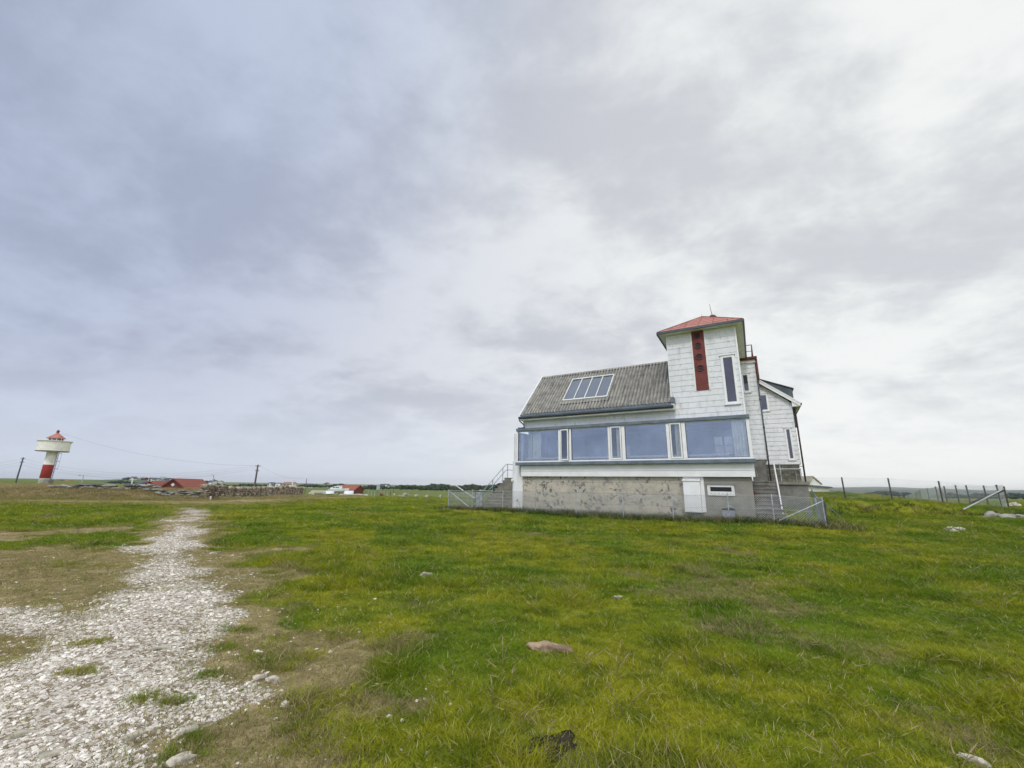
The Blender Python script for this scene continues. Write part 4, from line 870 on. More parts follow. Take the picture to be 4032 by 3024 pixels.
# ------------------------------------------------------------------ dry stone walls
def stonewall(name, label, pts, h, wd, size, m, seed, flat=False):
    random.seed(seed); b = MB(); tot = 0
    for (x0, y0), (x1, y1) in zip(pts, pts[1:]):
        Ls = math.hypot(x1 - x0, y1 - y0); dx, dy = (x1 - x0) / Ls, (y1 - y0) / Ls; ang = math.atan2(dy, dx); z = .0
        nx, ny = -dy, dx; row = 0; zz = 0.0
        while zz < h - .04:
            hs = size * random.uniform(.5, .8) * (1.0 if not flat else .55); s = random.uniform(0, .2)
            if row > 0: hs *= .9
            while s < Ls:
                lw = size * random.uniform(.4, 1.15) * (1.0 if not flat else 1.5)
                for sd_ in ((-1, 1) if not flat else (0,)):
                    px, py = x0 + dx * (s + lw / 2) + nx * sd_ * wd * .3 + nx * random.uniform(-.04, .04), y0 + dy * (s + lw / 2) + ny * sd_ * wd * .3
                    if flat and random.random() < .22 * row: continue
                    b.rock((px, py, tz(px, py) + zz + hs / 2 + random.uniform(-.03, .03) + (0 if not flat else .12)), lw * (.40 if not flat else .47), wd * (.34 if not flat else .5), hs * random.uniform(.42, .78) * (1 if not flat else .8), ang + random.uniform(-.2, .2), 1, .3)
                s += lw
            zz += hs * .92; row += 1
    o = b.build(name, M[m], None, smooth=False); tag(o, label, 'wall'); return o
stonewall('dry_stone_wall', 'straight dry stone wall of brown fieldstones beyond the track', [(-26.3, 36.2), (-27.6, 41.5), (-29.5, 48.5), (-31.8, 58), (-34.4, 70)], 1.12, .55, .40, 'stonewarm', 5)
stonewall('ruined_stone_wall', 'tumbled wall of flat grey slabs along the crest of the left bank', [(-41, 37.6), (-36, 37.5), (-32, 37.2), (-29.8, 36.9)], .42, .7, .62, 'stonegrey', 6, True)
stonewall('ruined_stone_wall', 'slumped end of the slab wall where the bank meets the straight wall', [(-30.2, 37.0), (-28.2, 36.4), (-26.9, 36.1)], .5, .7, .5, 'stonegrey', 9, True)
random.seed(3)
pz = at(839, 1963, 35.6); b = MB(); b.tube([(pz.x, pz.y, tz(pz.x, pz.y) - .2), at(846, 1912, 35.6)], .075, 6); tag(b.build('gate_post', M['rust'], None), 'dark rusty iron post at the left end of the stone wall', 'post')
b = MB(); P_ = at(829, 1962, 35); b.tube([(P_.x, P_.y, tz(P_.x, P_.y)), (P_.x, P_.y, tz(P_.x, P_.y) + .22)], .04, 6); b.rock((P_.x, P_.y, tz(P_.x, P_.y) + .27), .07, .07, .07, 0, 0, 0); tag(b.build('marker_post', M['white'], None), 'short white capped marker at the foot of the rusty post', 'post')
# ------------------------------------------------------------------ lighthouse
LD = 85.0; lb = at(171, 1903, LD); ax, ay = lb.x, lb.y; zt0 = tz(ax, ay)
LH = empty('lighthouse', (ax, ay, zt0)); tag(LH, 'small white round lighthouse with one red band, wide gallery and red conical cap', 'lighthouse')
def lz(px, py): return at(px, py, LD).z - zt0
Zl = dict(r0=lz(192, 1883), r1=lz(203, 1830), gb=lz(206, 1779), gt=lz(222, 1738), lt=lz(229, 1729), cb=lz(229, 1727), ct=lz(233, 1705), kt=lz(235, 1693))
R_c = .80
b = MB(); b.lathe([(R_c, -.6), (R_c * .98, Zl['gb'])], n=32); 
def lhmat():
    m = mat('lighthouse_plaster', (.74, .735, .70), .8, .05, 1.2, stain=((.40, .39, .36), 1.3, .56, .75)); t = m.node_tree; b = t.nodes['Principled BSDF']; s = b.inputs['Base Color'].links[0].from_socket
    tc = N(t, "ShaderNodeTexCoord"); se = N(t, "ShaderNodeSeparateXYZ"); L(t, tc, 'Object', se, 0)
    k = math_(t, 'MULTIPLY', math_(t, 'GREATER_THAN', se.outputs[2], Zl['r0']), math_(t, 'LESS_THAN', se.outputs[2], Zl['r1']))
    t.links.new(mixc(t, k, s, (.30, .035, .03)), b.inputs['Base Color']); return m
b.build('tower', lhmat(), LH, smooth=True)
b = MB(); b.lathe([(R_c, Zl['gb'] - .05), (2.35, Zl['gb'] + .02), (2.40, Zl['gb'] + .2), (2.36, Zl['gb'] + .3), (2.36, Zl['gt'] - .25), (2.60, Zl['gt'] + .02), (2.58, Zl['gt'] + .08), (2.3, Zl['gt'] + .06)], n=40)
go_ = b.build('gallery', M['cream'], LH); b = MB(); b.lathe([(2.37, Zl['gb'] + .03), (2.43, Zl['gb'] + .05), (2.43, Zl['gb'] + .17), (2.37, Zl['gb'] + .19)], n=40); b.build('gallery_edge', M['greyconc'], go_)
b = MB(); b.lathe([(1.02, Zl['gt']), (1.02, Zl['lt'] + .15)], n=20); b.build('lantern', M['darkglass'], LH)
b = MB()
for k in range(10):
    q = k * .628; b.tube([(1.12 * math.cos(q), 1.12 * math.sin(q), Zl['gt']), (1.12 * math.cos(q), 1.12 * math.sin(q), Zl['lt'] + .2)], .05, 5)
b.build('lantern_frame', M['white'], LH)
b = MB(); b.lathe([(1.40, Zl['cb']), (1.42, Zl['cb'] + .06), (.20, Zl['ct'] - .05), (.18, Zl['ct'])], n=24); ca_ = b.build('cap', M['salmon'], LH)
b = MB(); b.lathe([(.21, Zl['ct'] - .1), (.21, Zl['ct'] + .3), (.30, Zl['ct'] + .32), (.06, Zl['kt'])], n=12); b.build('cap_knob', M['red'], ca_)
b = MB(); lx = 1.80
for s in (-.2, .2):
    b.tube([(lx, -.6 + s * .0, -.3), (lx, -.6, Zl['gb'])], .05, 5) if s < 0 else b.tube([(lx + .28, -.6, -.3), (lx + .28, -.6, Zl['gb'])], .05, 5)
for k in range(22): b.tube([(lx, -.6, .2 + k * .30), (lx + .28, -.6, .2 + k * .30)], .025, 4)
for z in (Zl['gb'] - .35, Zl['gb'] - 1.9, Zl['gb'] - 3.4): b.tube([(lx + .28, -.6, z), (lx + 1.0, -.7, z)], .04, 4)
b.tube([(lx + 1.0, -.7, Zl['gb'] - .35), (lx + 1.0, -.7, Zl['gb'] - 3.4)], .022, 4); b.build('ladder', M['gutter'], LH)
b = MB(); b.box(1.2, 2.2, -1.2, -.2, -.8, .9); b.build('ladder_plinth', M['greyconc'], LH)
# ------------------------------------------------------------------ poles and wires
def pole(px, ptop, pxb, pbot, dep, r, label, cross=None, name='utility_pole', m='polewood', cat='pole', lamp=False):
    t_ = at(px, ptop, dep); e = empty(name, (t_.x, t_.y, tz(t_.x, t_.y))); tag(e, label, cat); h = t_.z - e.location.z
    b = MB(); b.tube([(0, 0, -.5), (0, 0, h)], r, 8, r2=r * .75); b.build('shaft', M[m], e)
    if cross:
        b = MB()
        for i, (zz, wd) in enumerate(cross): b.box(-wd, wd, -.05, .05, h - zz - .05, h - zz + .05); b.tube([(-wd, 0, h - zz), (-wd, 0, h - zz + .2)], .05, 5); b.tube([(wd, 0, h - zz), (wd, 0, h - zz + .2)], .05, 5)
        b.build('crossarm', M[m], e)
    return t_
pA = pole(92, 1801, 56, 1903, 105, .17, 'dark utility pole at the far left edge before the lighthouse', [(.35, .5), (1.2, .45)], m='gutter')
pB = pole(1016, 1830, 1001, 1920, 90, .20, 'tallest timber utility pole standing behind the stone wall', [(.3, .45), (1.3, .35)])
pC = pole(330, 1871, 320, 1908, 125, .12, 'thin grey lamp pole right of the lighthouse', None, 'lamp_pole', 'steel')
b = MB(); b.tube([pC, pC + Vector((-1.4, 0, -.25)), pC + Vector((-1.5, 0, .05))], .06, 5); b.tube([pC + Vector((-1.4, 0, .0)), pC + Vector((-1.1, 0, .1))], .1, 5)
lo = b.build('lamp_arm', M['steel'], bpy.data.objects['lamp_pole']); lo.matrix_parent_inverse = Matrix.Translation(-Vector(bpy.data.objects['lamp_pole'].location))
pole(524, 1882, 519, 1906, 110, .14, 'short pale pole before the village hill', None, 'lamp_pole', 'cream')
pD = pole(842, 1873, 836, 1912, 110, .12, 'thin pole with a small lamp head above the rusty post', None, 'lamp_pole', 'steel')
b = MB(); b.tube([pD, pD + Vector((-.7, 0, .35))], .07, 5); lo = b.build('lamp_head', M['steel'], bpy.data.objects['lamp_pole.002']); lo.matrix_parent_inverse = Matrix.Translation(-Vector(bpy.data.objects['lamp_pole.002'].location))
pE = pole(1154, 1889, 1149, 1923, 95, .17, 'thick pale pole stub over the right part of the stone wall', None, 'utility_pole', 'cream')
pF = pole(1208, 1884, 1203, 1926, 110, .10, 'thin dark pole at the right end of the stone wall')
pole(592, 1880, 585, 1905, 80, .12, 'brown timber post beside the left red-roofed boathouse', None, 'utility_pole', 'rust')
def wire(a, c, sag, label, r=.012):
    a, c = Vector(a), Vector(c); b = MB(); b.tube([a.lerp(c, t) - Vector((0, 0, sag * 4 * t * (1 - t))) for t in np.linspace(0, 1, 17)], r, 3); tag(b.build('overhead_wire', M['gutter'], None), label, 'wire', 'overhead wires')
wire(at(243, 1706, LD), pB + Vector((0, 0, -.2)), 1.6, 'topmost wire from the lighthouse cap down to the timber pole')
for i, dz in enumerate((-.4, -1.2, -1.9)):
    wire(pA + Vector((.4, 0, dz)), pB + Vector((-.3, 0, dz * .5)), 2.6, ['upper', 'middle', 'lower'][i] + ' of three wires sagging from the dark pole to the timber pole')
    wire(pA + Vector((-.4, 0, dz)), pA + Vector((-32, 4, dz * .6 - 1.6)), 1.2, ['upper', 'middle', 'lower'][i] + ' of three wires leaving the picture at the left edge')
wire(pB, pF, 1.0, 'thin wire from the timber pole down to the thin dark pole')
wire(pC, pD, 1.0, 'faint wire between the two thin lamp poles', .012)
# ------------------------------------------------------------------ sheds, boats and signs beyond the wall
def shed(name, label, px0, px1, ridge_y0, ridge_y1, eave_y, dep, depth2, wallm, roofm, yaw=0.0, cat='shed', gable_left=True, hh=None, wid=4.0):
    """gabled shed: ridge runs across the view from px0 to px1"""
    a, c = at(px0, ridge_y0, dep), at(px1, ridge_y1, dep + depth2); e_z = at((px0 + px1) / 2, eave_y, dep).z; d = (c - a); Ls = d.xy.length; ang = math.atan2(d.y, d.x)
    mid = (a + c) / 2; zg_ = tz(mid.x, mid.y); o = empty(name, (a.x, a.y, zg_), ang); tag(o, label, cat)
    zr = (a.z + c.z) / 2 - zg_; ze = min(e_z - zg_, zr - .5); w2 = wid / 2
    b = MB(); b.prism([(0, -w2 * .88, 0), (0, -w2 * .88, ze), (0, 0, zr - .12), (0, w2 * .88, ze), (0, w2 * .88, 0)], (Ls, 0, 0)); b.build('wall', M[wallm], o)
    b = MB(); sl = (zr - ze) / w2
    for s in (1, -1): b.prism([(-.3, 0, zr), (-.3, s * w2 * 1.05, ze - .1), (-.3, s * w2 * 1.05, ze - .22), (-.3, 0, zr - .12)], (Ls + .6, 0, 0))
    r_ = b.build('roof', M[roofm], o)
    b = MB(); 
    for k in range(7): t = (k + .5) / 7; b.box(-.3, Ls + .3, -w2 * 1.05 * t - .05, -w2 * 1.05 * t + .02, zr + (ze - .1 - zr) * t + .0, zr + (ze - .1 - zr) * t + .035)
    if roofm == 'tile': b.build('tile_course', M[roofm], r_)
    return o, Ls, zr, ze
o, Ls, zr, ze = shed('boathouse', 'larger red-tiled boathouse with a dark red gable behind the slab wall', 686, 795, 1883, 1887, 1932, 72, 14, 'red', 'tile', wid=5.0)
b = MB(); b.prism([(-.36, 0, zr + .03), (-.36, -2.5, ze - .16), (-.36, -2.5, ze - .40), (-.36, 0, zr - .22)], (.1, 0, 0)); b.prism([(Ls + .26, 0, zr + .03), (Ls + .26, -2.5, ze - .16), (Ls + .26, -2.5, ze - .40), (Ls + .26, 0, zr - .22)], (.1, 0, 0)); b.prism([(-.36, 0, zr + .03), (-.36, 2.5, ze - .16), (-.36, 2.5, ze - .40), (-.36, 0, zr - .22)], (.1, 0, 0)); b.build('bargeboard', M['red'], o)
b = MB(); b.prism([(-.02, 0, zr - .75), (-.02, -.3, zr - 1.05), (-.02, 0, zr - 1.35), (-.02, .3, zr - 1.05)], (-.03, 0, 0)); b.build('window', M['hull'], o)
o, Ls, zr, ze = shed('boathouse', 'smaller weathered red-tiled boathouse left of the larger one', 592, 668, 1893, 1895, 1930, 78, 12, 'darkred', 'tile', wid=5.0)
o, Ls, zr, ze = shed('boathouse', 'brown boathouse with rusty tiled roof behind the cabin boat', 1350, 1425, 1909, 1910, 1927, 138, 0, 'darkred', 'tile', wid=5.5); o.rotation_euler.z -= .25
b = MB(); b.box(1, Ls - 1, -2.55, -2.44, .1, ze - .4); b.build('door', M['black'], o)
o, Ls, zr, ze = shed('boathouse', 'low grey-roofed hut with dark red gable right of the wall end', 1233, 1289, 1930, 1931, 1942, 105, 0, 'darkred', 'greystone', wid=3.2)
o, Ls, zr, ze = shed('boathouse', 'dark gable of a third hut at the left of the boathouses', 574, 586, 1893, 1893, 1906, 84, 0, 'rust', 'gutter', wid=5)
# cabin boat
bp_ = at(1333, 1946, 122); bz = tz(bp_.x, bp_.y)
BO = empty('cabin_boat', (bp_.x, bp_.y, bz), -.12); tag(BO, 'white cabin boat propped high on stands before the brown boathouse', 'boat')
k = 122 / F_PX; Lb = 76 * k; z0 = at(1333, 1935, 122).z - bz; z1 = at(1333, 1926, 122).z - bz
b = MB(); secs = []
for i in range(11):
    t = i / 10; x = -Lb * .48 + Lb * t; wd = 1.15 * (1 - max(0, (t - .55) / .45) ** 2 * .97); kl = z0 - .55 + .9 * max(0, (t - .6) / .4) ** 2; sh = z1 + .35 * t * t
    secs.append([(x, -wd, sh), (x, -wd * .85, (sh + kl) / 2), (x, 0, kl), (x, wd * .85, (sh + kl) / 2), (x, wd, sh)])
vs = [p for s in secs for p in s]; fs = [(i * 5 + j, i * 5 + j + 1, i * 5 + 6 + j, i * 5 + 5 + j) for i in range(10) for j in range(4)] + [(0, 4, 3, 2, 1), (50, 51, 52, 53, 54)] + [(i * 5 + 4, i * 5, i * 5 + 5, i * 5 + 9) for i in range(10)]
b.add(vs, fs); b.build('hull', M['hull'], BO)
b = MB(); b.prism([(-Lb * .42, -.8, z1), (-Lb * .36, -.8, z1 + .45), (-Lb * .22, -.8, z1 + .75), (Lb * .06, -.8, z1 + 1.0), (Lb * .10, -.8, z1 + .1), (Lb * .10, -.8, z1)], (0, 1.6, 0)); cbn = b.build('cabin', M['hull'], BO)
for x0, x1 in ((-.26, -.17), (-.12, -.04), (-.02, .055)):
    b = MB(); b.box(Lb * x0, Lb * x1, -.815, -.80, z1 + .3, z1 + .62); b.build('window', M['darkglass'], cbn)
b = MB()
for x in (-.36, -.18, 0, .18, .34):
    for s in (-.9, .9): b.tube([(Lb * x, s, 0), (Lb * x, s * .7, z0 - .1)], .06, 5)
b.build('stand', M['steel'], BO)
b = MB(); b.tube([(-Lb * .1, 0, z1 + .9), (-Lb * .08, 0, z1 + 2.0)], .03, 4); b.build('mast', M['white'], BO)
def dinghy(px, py, wpx, dep, label, m='hull', flip=False, hgt=.5, rz=0):
    P_ = at(px, py, dep); Ld = wpx * dep / F_PX; zt_ = tz(P_.x, P_.y); b = MB(); n = 9; vs = []
    for i in range(n):
        t = i / (n - 1); x = -Ld / 2 + Ld * t; wd = .65 * math.sin(math.pi * (.15 + .85 * t) if t > .5 else math.pi * .58) ** .6 if t < .999 else .02
        s = -1 if flip else 1; zt2 = hgt if not flip else .05; zb_ = .05 if not flip else hgt
        vs += [(x, -wd, zt2 + .12 * t * t * s), (x, -wd * .7, (zt2 + zb_) / 2), (x, 0, zb_), (x, wd * .7, (zt2 + zb_) / 2), (x, wd, zt2 + .12 * t * t * s)]
    fs = [(i * 5 + j, i * 5 + j + 1, i * 5 + 6 + j, i * 5 + 5 + j) for i in range(n - 1) for j in range(4)] + [(0, 1, 2, 3, 4), (40, 44, 43, 42, 41)]
    b.add(vs, fs); o = b.build('dinghy', M[m], None, smooth=True); o.location = (P_.x, P_.y, zt_); o.rotation_euler.z = rz; tag(o, label, 'boat')
dinghy(1261, 1953, 40, 78, 'white open dinghy lying on the grass at the end of the stone wall', hgt=.5)
dinghy(1298, 1948, 32, 92, 'white upturned dinghy right of the open one', flip=True, hgt=.9)
dinghy(1374, 1946, 34, 112, 'large white upturned hull right of the stands of the cabin boat', flip=True, hgt=1.0)
dinghy(1305, 1952, 40, 80, 'low pale skiff between the two bigger dinghies', hgt=.3)
for i, (px, py, w_, dep) in enumerate([(1352, 1950, 26, 84), (1410, 1953, 40, 80), (1440, 1956, 30, 76), (1240, 1945, 14, 80)]):
    P_ = at(px, py, dep); stone(P_.x, P_.y, w_ * dep / F_PX / 2, .6, .28, 'palestone', ['pale slab before the cabin boat stands', 'long pale quay slab before the brown boathouse', 'low pale quay slab at the right end of the row', 'white heap of stones before the low hut'][i], 0, .3, sub=1)
ip = at(1092, 1926, 62); iz = tz(ip.x, ip.y); IS = empty('information_board', (ip.x, ip.y, iz), .1); tag(IS, 'white information board in a black frame behind the stone wall', 'sign')
ht = at(1092, 1902, 62).z - iz; wb = 22 * 62 / F_PX / 2
b = MB(); b.box(-wb + .06, wb - .06, -.03, .03, ht - 1.0, ht - .06); pn_ = b.build('panel', M['hull'], IS)
b = MB(); b.box(-wb - .02, -wb + .06, -.05, .05, 0, ht); b.box(wb - .06, wb + .02, -.05, .05, 0, ht); b.box(-wb, wb, -.05, .05, ht - .06, ht + .04); b.build('frame', M['black'], IS)
b = MB(); b.box(-wb * .5, wb * .35, -.036, -.03, ht - .75, ht - .55); b.box(-wb * .5, wb * .1, -.036, -.03, ht - .40, ht - .25); b.build('picture', M['flash'], pn_)
rp_ = at(1487, 1944, 84); rz_ = tz(rp_.x, rp_.y); RSN = empty('road_sign', (rp_.x, rp_.y, rz_)); tag(RSN, 'grey back of a pointed road sign on a thin post in the field', 'sign')
hs_ = at(1487, 1909, 84).z - rz_; b = MB(); b.prism([(-.30, 0, hs_ - .95), (.30, 0, hs_ - .95), (.36, 0, hs_ - .3), (0, 0, hs_ + .1), (-.36, 0, hs_ - .3)], (0, .03, 0)); b.build('plate', M['steel'], RSN)
b = MB(); b.tube([(0, .06, 0), (0, .06, hs_ - .2)], .04, 6); b.build('post', M['darkpost'], RSN)
for i in range(9):
    P_ = at(1450 + i * 12.5, 1944 - i * .8, 100); b = MB(); zz = tz(P_.x, P_.y); b.tube([(P_.x, P_.y, zz - .1), (P_.x, P_.y, zz + (1.0 if i < 8 else 1.5))], .07, 5); tag(b.build('field_post', M['darkpost' if i > 6 else 'steel'], None), 'short post of the broken field fence behind the road sign', 'post', 'short posts of the field fence')
b = MB(); P_ = at(1494, 1951, 70); zz = tz(P_.x, P_.y); b.prism([(0, 0, 0), (1.1, 0, 0), (.1, 0, .6)], (0, .5, 0)); o = b.build('concrete_wedge', M['darkred'], None); o.location = (P_.x, P_.y, zz); tag(o, 'small dark red wedge-shaped block at the foot of the road sign', 'block')
# building behind the rise on the right
P0 = at(3178, 1907, 46); P1 = at(3278, 1917, 46); e = empty('outbuilding', (P0.x, P0.y, 0), 0); tag(e, 'low cream outbuilding with a dark flat roof behind the grassy rise', 'shed')
zl_, zh_ = P1.z, P0.z; wl = P1.x - P0.x
b = MB(); b.prism([(-2, .3, -1.6), (wl - .2, .3, -1.6), (wl - .2, .3, zl_ - .1), (-2, .3, zh_ + .02)], (0, 4, 0)); b.build('wall', M['cream'], e)
b = MB(); b.prism([(-2.2, 0, zh_ + .12), (wl, 0, zl_), (wl, 0, zl_ - .16), (-2.2, 0, zh_ - .05)], (0, 4.6, 0)); b.build('roof', M['gutter'], e)
Pa, Pb_, Pc = at(3187, 1906, 55), at(3200, 1881, 55), at(3232, 1907, 55); e = empty('gabled_outbuilding', (Pa.x, Pa.y, 0)); tag(e, 'white gable end poking up behind the low cream outbuilding', 'house')
b = MB(); b.prism([(0, 0, -1.5), (Pc.x - Pa.x, 0, -1.5), (Pc.x - Pa.x, 0, Pc.z), (Pb_.x - Pa.x, 0, Pb_.z), (0, 0, Pa.z)], (.4, 6, 0)); b.build('wall', M['offwhite'], e)
b = MB(); b.prism([(-.1, -.15, Pa.z - .05), (Pb_.x - Pa.x, -.15, Pb_.z + .08), (Pc.x - Pa.x + .1, -.15, Pc.z - .05), (Pc.x - Pa.x + .1, -.15, Pc.z + .1), (Pb_.x - Pa.x, -.15, Pb_.z + .24), (-.1, -.15, Pa.z + .1)], (.4, 6.3, 0)); b.build('roof', M['greystone'], e)
# ------------------------------------------------------------------ far country: hills, woods, village
def hill(name, px0, px1, prof, dep, m, back=400, base=None):
    """ridge through pixels (px, py) at one real distance, with real slopes to front and back"""
    b = MB(); n = 60; rows = 9; vs = []
    xs_ = np.linspace(px0, px1, n); ys_ = np.interp(xs_, [p[0] for p in prof], [p[1] for p in prof])
    for j in range(rows):
        t = j / (rows - 1) * 2 - 1; f = math.cos(t * math.pi / 2) ** .8
        for i in range(n):
            P_ = at(xs_[i], ys_[i], dep); zb_ = -9.0; e_ = min(1, min(i, n - 1 - i) / 5); z = zb_ + (P_.z + 1.5 * mnoise.noise(Vector((i * .33, j * .6, dep))) * dep / 2500 - zb_) * f * (e_ if e_ < 1 else 1)
            vs.append((P_.x * (1 + .0 * t), P_.y + t * back, z - 1))
    b.add(vs, [(j * n + i, j * n + i + 1, (j + 1) * n + i + 1, (j + 1) * n + i) for j in range(rows - 1) for i in range(n - 1)])
    tag(b.build(name, M[m], None, smooth=True), kind='structure')
M['hillfar'] = mat('heath_hill', (.11, .125, .075), .95, .25, .012, col2=(.055, .075, .05)); M['field'] = mat('hill_field', (.105, .155, .055), .95, .15, .02, col2=(.07, .11, .045))
hill('far_hills', 3180, 4500, [(3150, 1920), (3330, 1919), (3440, 1916), (3560, 1921), (3640, 1922), (3760, 1928), (3900, 1931), (4040, 1930), (4500, 1934)], 4200, 'hillfar', 900)
hill('hills', 3380, 4500, [(3380, 1936), (3440, 1930), (3480, 1926), (3560, 1931), (3640, 1936), (3720, 1932), (3800, 1930), (3900, 1930), (4040, 1929), (4500, 1932)], 2300, 'hillfar', 500)
hill('village_hill', 380, 760, [(380, 1893), (440, 1890), (480, 1886), (540, 1884), (620, 1885), (680, 1889), (760, 1898)], 640, 'field', 120)
hill('moor', -300, 420, [(-300, 1884), (0, 1888), (40, 1886), (70, 1889), (200, 1892), (420, 1897)], 900, 'hillfar', 160)
def wood(name, label, px0, px1, ytop, ybase, dep, m='tree', dens=1.0, thick=None):
    """a belt of trees too far off to count: many ragged crowns in one mass"""
    b = MB(); L_ = abs(px1 - px0) * dep / F_PX; kk = dep / F_PX; n = max(5, int(abs(px1 - px0) / 3.4 * dens)); thick = thick or 12 * kk
    for i in range(n):
        px = px0 + (px1 - px0) * (i + random.random()) / n; yt = ytop + random.uniform(-.5, 1.0) * 3.2 + 2.5 * math.sin(px * .05) + 1.5 * math.sin(px * .021 + 1)
        P_ = at(px, yt, dep + random.uniform(-.5, .5) * thick); zg_ = at(px, ybase, dep).z; h_ = max(P_.z - zg_, 1.0); r_ = h_ * random.uniform(.45, .8)
        b.rock((P_.x, P_.y, zg_ + h_ * .45), r_, r_, h_ * .58, random.random() * 3, 0, .45)
        for q in range(5):
            a_ = random.random() * 6.28; b.rock((P_.x + r_ * .7 * math.cos(a_), P_.y + r_ * .5 * math.sin(a_), zg_ + h_ * random.uniform(.45, .95)), r_ * .35, r_ * .35, h_ * .16, 0, 0, .6)
    tag(b.build(name, M[m], None), label, 'wood', kind='stuff')
wood('tree_belt', 'dark tree belt on the horizon behind the stone wall', 848, 1060, 1906, 1914, 520)
wood('tree_belt', 'bushy trees on the horizon left of the cabin boat', 1145, 1352, 1908, 1918, 480)
wood('tree_belt', 'low tree belt on the horizon right of the brown boathouse', 1428, 1660, 1913, 1925, 420, dens=1.2)
wood('tree_belt', 'taller wood on the horizon above the steel gate', 1650, 2060, 1912, 1929, 460, dens=1.2)
wood('tree_belt', 'second row of taller trees behind the wood left of the house', 1690, 1990, 1909, 1922, 620, 'tree2')
wood('tree_belt', 'distant hedge line below the village hill', 380, 700, 1897, 1903, 420, 'tree2')
wood('tree_belt', 'distant trees between the village hill and the poles', 760, 880, 1894, 1900, 700, 'tree2')
wood('grove', 'left dark grove on the plain below the hills', 3405, 3490, 1939, 1954, 560, 'tree2', 1.2)
wood('grove', 'middle dark grove on the plain below the hills', 3515, 3575, 1937, 1953, 540, 'tree2', 1.3)
wood('grove', 'long dark grove on the plain reaching the right edge', 3590, 4200, 1946, 1962, 520, 'tree2', 1.0)
wood('grove', 'thin hedge on the plain behind the far fence posts', 3480, 4100, 1956, 1962, 300, 'tree', .6)
def far_house(px, py_base, wpx, hpx, dep, wallm, roofm, label, gable=False):
    P_ = at(px, py_base, dep); k = dep / F_PX; w_ = wpx * k; h_ = hpx * k; e = empty('far_house', (P_.x, P_.y, P_.z), random.uniform(-.15, .15)); tag(e, label, 'house', 'houses on the horizon')
    b = MB()
    if gable: b.prism([(-w_ / 2, 0, -3), (w_ / 2, 0, -3), (w_ / 2, 0, h_ * .45), (0, 0, h_), (-w_ / 2, 0, h_ * .45)], (0, 9, 0))
    else: b.prism([(-w_ / 2, 0, -3), (-w_ / 2, 0, h_ * .5), (-w_ / 2, 4, h_ * .95), (-w_ / 2, 8, h_ * .5), (-w_ / 2, 8, -3)], (w_, 0, 0))
    b.build('wall', M[wallm], e); b = MB()
    if gable:
        for s in (-1, 1): b.prism([(0, -.4, h_ + .25), (s * w_ * .56, -.4, h_ * .38), (s * w_ * .56, -.4, h_ * .38 + .5), (0, -.4, h_ + .7)], (0, 9.8, 0))
    else:
        for s in (0, 1): b.prism([(-w_ / 2 - .4, 4, h_), (-w_ / 2 - .4, -.8 if s == 0 else 8.8, h_ * .42), (-w_ / 2 - .4, -.8 if s == 0 else 8.8, h_ * .42 + .4), (-w_ / 2 - .4, 4, h_ + .4)], (w_ + .8, 0, 0))
    b.build('roof', M[roofm], e)
    b = MB(); n = max(2, int(w_ / 3))
    for i in range(n): x = -w_ / 2 + w_ * (i + .5) / n; b.box(x - .5, x + .5, -.06, -.01, h_ * .08, h_ * .08 + 1.1)
    b.build('window', M['darkglass'], e)
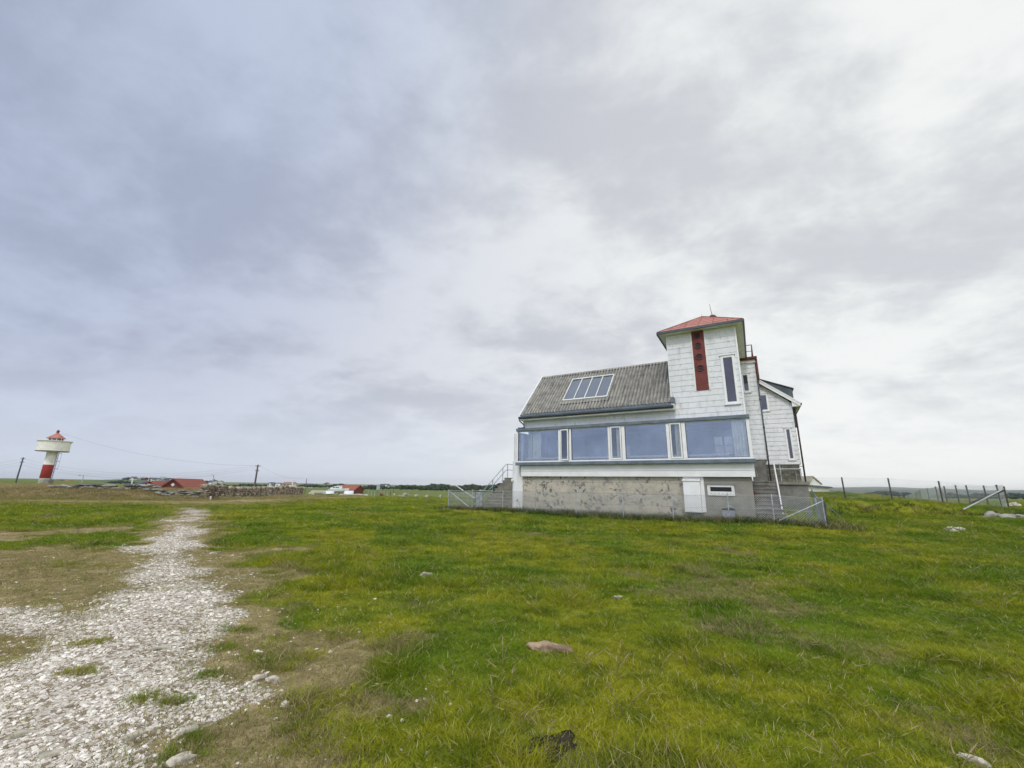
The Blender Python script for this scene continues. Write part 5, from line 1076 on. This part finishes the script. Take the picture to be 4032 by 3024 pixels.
HL = [(487, 1888, 12, 7, 600, 'tree', 'slate', 0), (503, 1888, 18, 8, 605, 'hull', 'slate', 0), (517, 1888, 8, 9, 595, 'hull', 'slate', 1), (540, 1888, 24, 8, 610, 'offwhite', 'greystone', 0), (560, 1888, 12, 7, 606, 'darkred', 'gutter', 0), (590, 1893, 18, 10, 560, 'cream', 'slate', 1), (610, 1892, 18, 8, 570, 'greyconc', 'slate', 0), (634, 1888, 18, 8, 600, 'hull', 'greystone', 1), (617, 1896, 12, 6, 540, 'hull', 'greystone', 1), (629, 1896, 10, 5, 540, 'hull', 'greyconc', 1), (652, 1890, 18, 7, 590, 'greyconc', 'gutter', 0), (669, 1894, 12, 8, 560, 'hull', 'slate', 1), (655, 1896, 7, 5, 540, 'hull', 'slate', 1), (684, 1896, 10, 5, 545, 'hull', 'slate', 0),
      (830, 1901, 16, 7, 560, 'hull', 'slate', 0), (852, 1901, 14, 7, 580, 'offwhite', 'greystone', 0), (220, 1897, 18, 7, 420, 'red', 'darkred', 0), (250, 1898, 22, 6, 420, 'red', 'tile', 0), (1062, 1913, 16, 11, 420, 'hull', 'slate', 1), (1080, 1914, 12, 8, 420, 'offwhite', 'slate', 0), (1134, 1913, 40, 13, 440, 'offwhite', 'salmon', 0), (1203, 1911, 10, 6, 520, 'hull', 'slate', 0), (1218, 1911, 12, 5, 520, 'hull', 'greyconc', 0), (1283, 1909, 16, 7, 640, 'greyconc', 'slate', 1), (1300, 1910, 22, 5, 640, 'hull', 'greystone', 0), (1338, 1911, 12, 5, 640, 'hull', 'slate', 0), (1507, 1919, 26, 12, 380, 'hull', 'gutter', 0), (1520, 1919, 13, 11, 378, 'hull', 'gutter', 1), (1590, 1917, 9, 5, 500, 'hull', 'slate', 0), (1690, 1923, 11, 8, 400, 'hull', 'slate', 0), (1752, 1928, 18, 9, 380, 'hull', 'greystone', 0), (1793, 1927, 40, 14, 400, 'hull', 'salmon', 0), (1868, 1929, 22, 11, 380, 'greyconc', 'gutter', 0), (1889, 1928, 16, 13, 376, 'hull', 'gutter', 1), (1936, 1928, 5, 5, 376, 'hull', 'slate', 0)]
WH = ['dark green house first from the left on the village hill', 'white house second from the left on the village hill', 'white gable third from the left on the village hill', 'long pale house in the middle of the left hill group', 'dark red house ending the left hill group', 'cream gable starting the right hill group', 'long dark house behind the cream gable on the hill', 'white gable at the top of the right hill group', 'low white gable under the hill group, left of two', 'low white gable under the hill group, right of two', 'dark long house right of the top white gable', 'white gable just left of the red boathouse roof', 'tiny white gable low on the hill by the boathouse roof', 'small white house lowest on the right of the hill',
      'white house above the rusty post', 'pale house right of the white one above the rusty post', 'small red hut right of the lighthouse foot, left of two', 'small red hut right of the lighthouse foot, right of two', 'white gable left of the information board', 'pale house just left of the information board', 'long house with a pinkish roof right of the information board', 'small white house left of the cabin boat, left of two', 'small white house left of the cabin boat, right of two', 'dark gable on the horizon above the cabin boat', 'long white house above the cabin boat bow', 'white house above the brown boathouse roof', 'dark-roofed part of the white house right of the road sign', 'white gable of the house right of the road sign', 'tiny white house in the trees above the boulders', 'small white house in the trees left of the gate', 'white farmhouse at the left end of the chain-link fence', 'long pink-roofed barn above the chain-link fence corner', 'dark-roofed house left of the stair handrail', 'white gable seen through the stair handrail', 'tiny white house beside the steps']
M['pinkroof'] = mat('faded_tile', (.30, .165, .13), .8)
for h_, lb_ in zip(HL, WH): far_house(h_[0], h_[1], h_[2], h_[3], h_[4] + (150 if h_[0] > 1400 else 0), h_[5], h_[6].replace('salmon', 'pinkroof'), lb_, bool(h_[7]))
# ------------------------------------------------------------------ haze
b = MB(); b.box(-6200, 6200, -900, 5600, -40, 60)
hm = bpy.data.materials.new('haze'); hm.use_nodes = True; t = hm.node_tree; t.nodes.clear(); o = N(t, "ShaderNodeOutputMaterial"); pv = N(t, "ShaderNodeVolumePrincipled"); pv.inputs['Density'].default_value = .00010; pv.inputs['Color'].default_value = (.93, .96, 1.0, 1); pv.inputs['Anisotropy'].default_value = .2
L(t, pv, 0, o, 'Volume'); ho = b.build('haze', hm, None); tag(ho, kind='stuff')
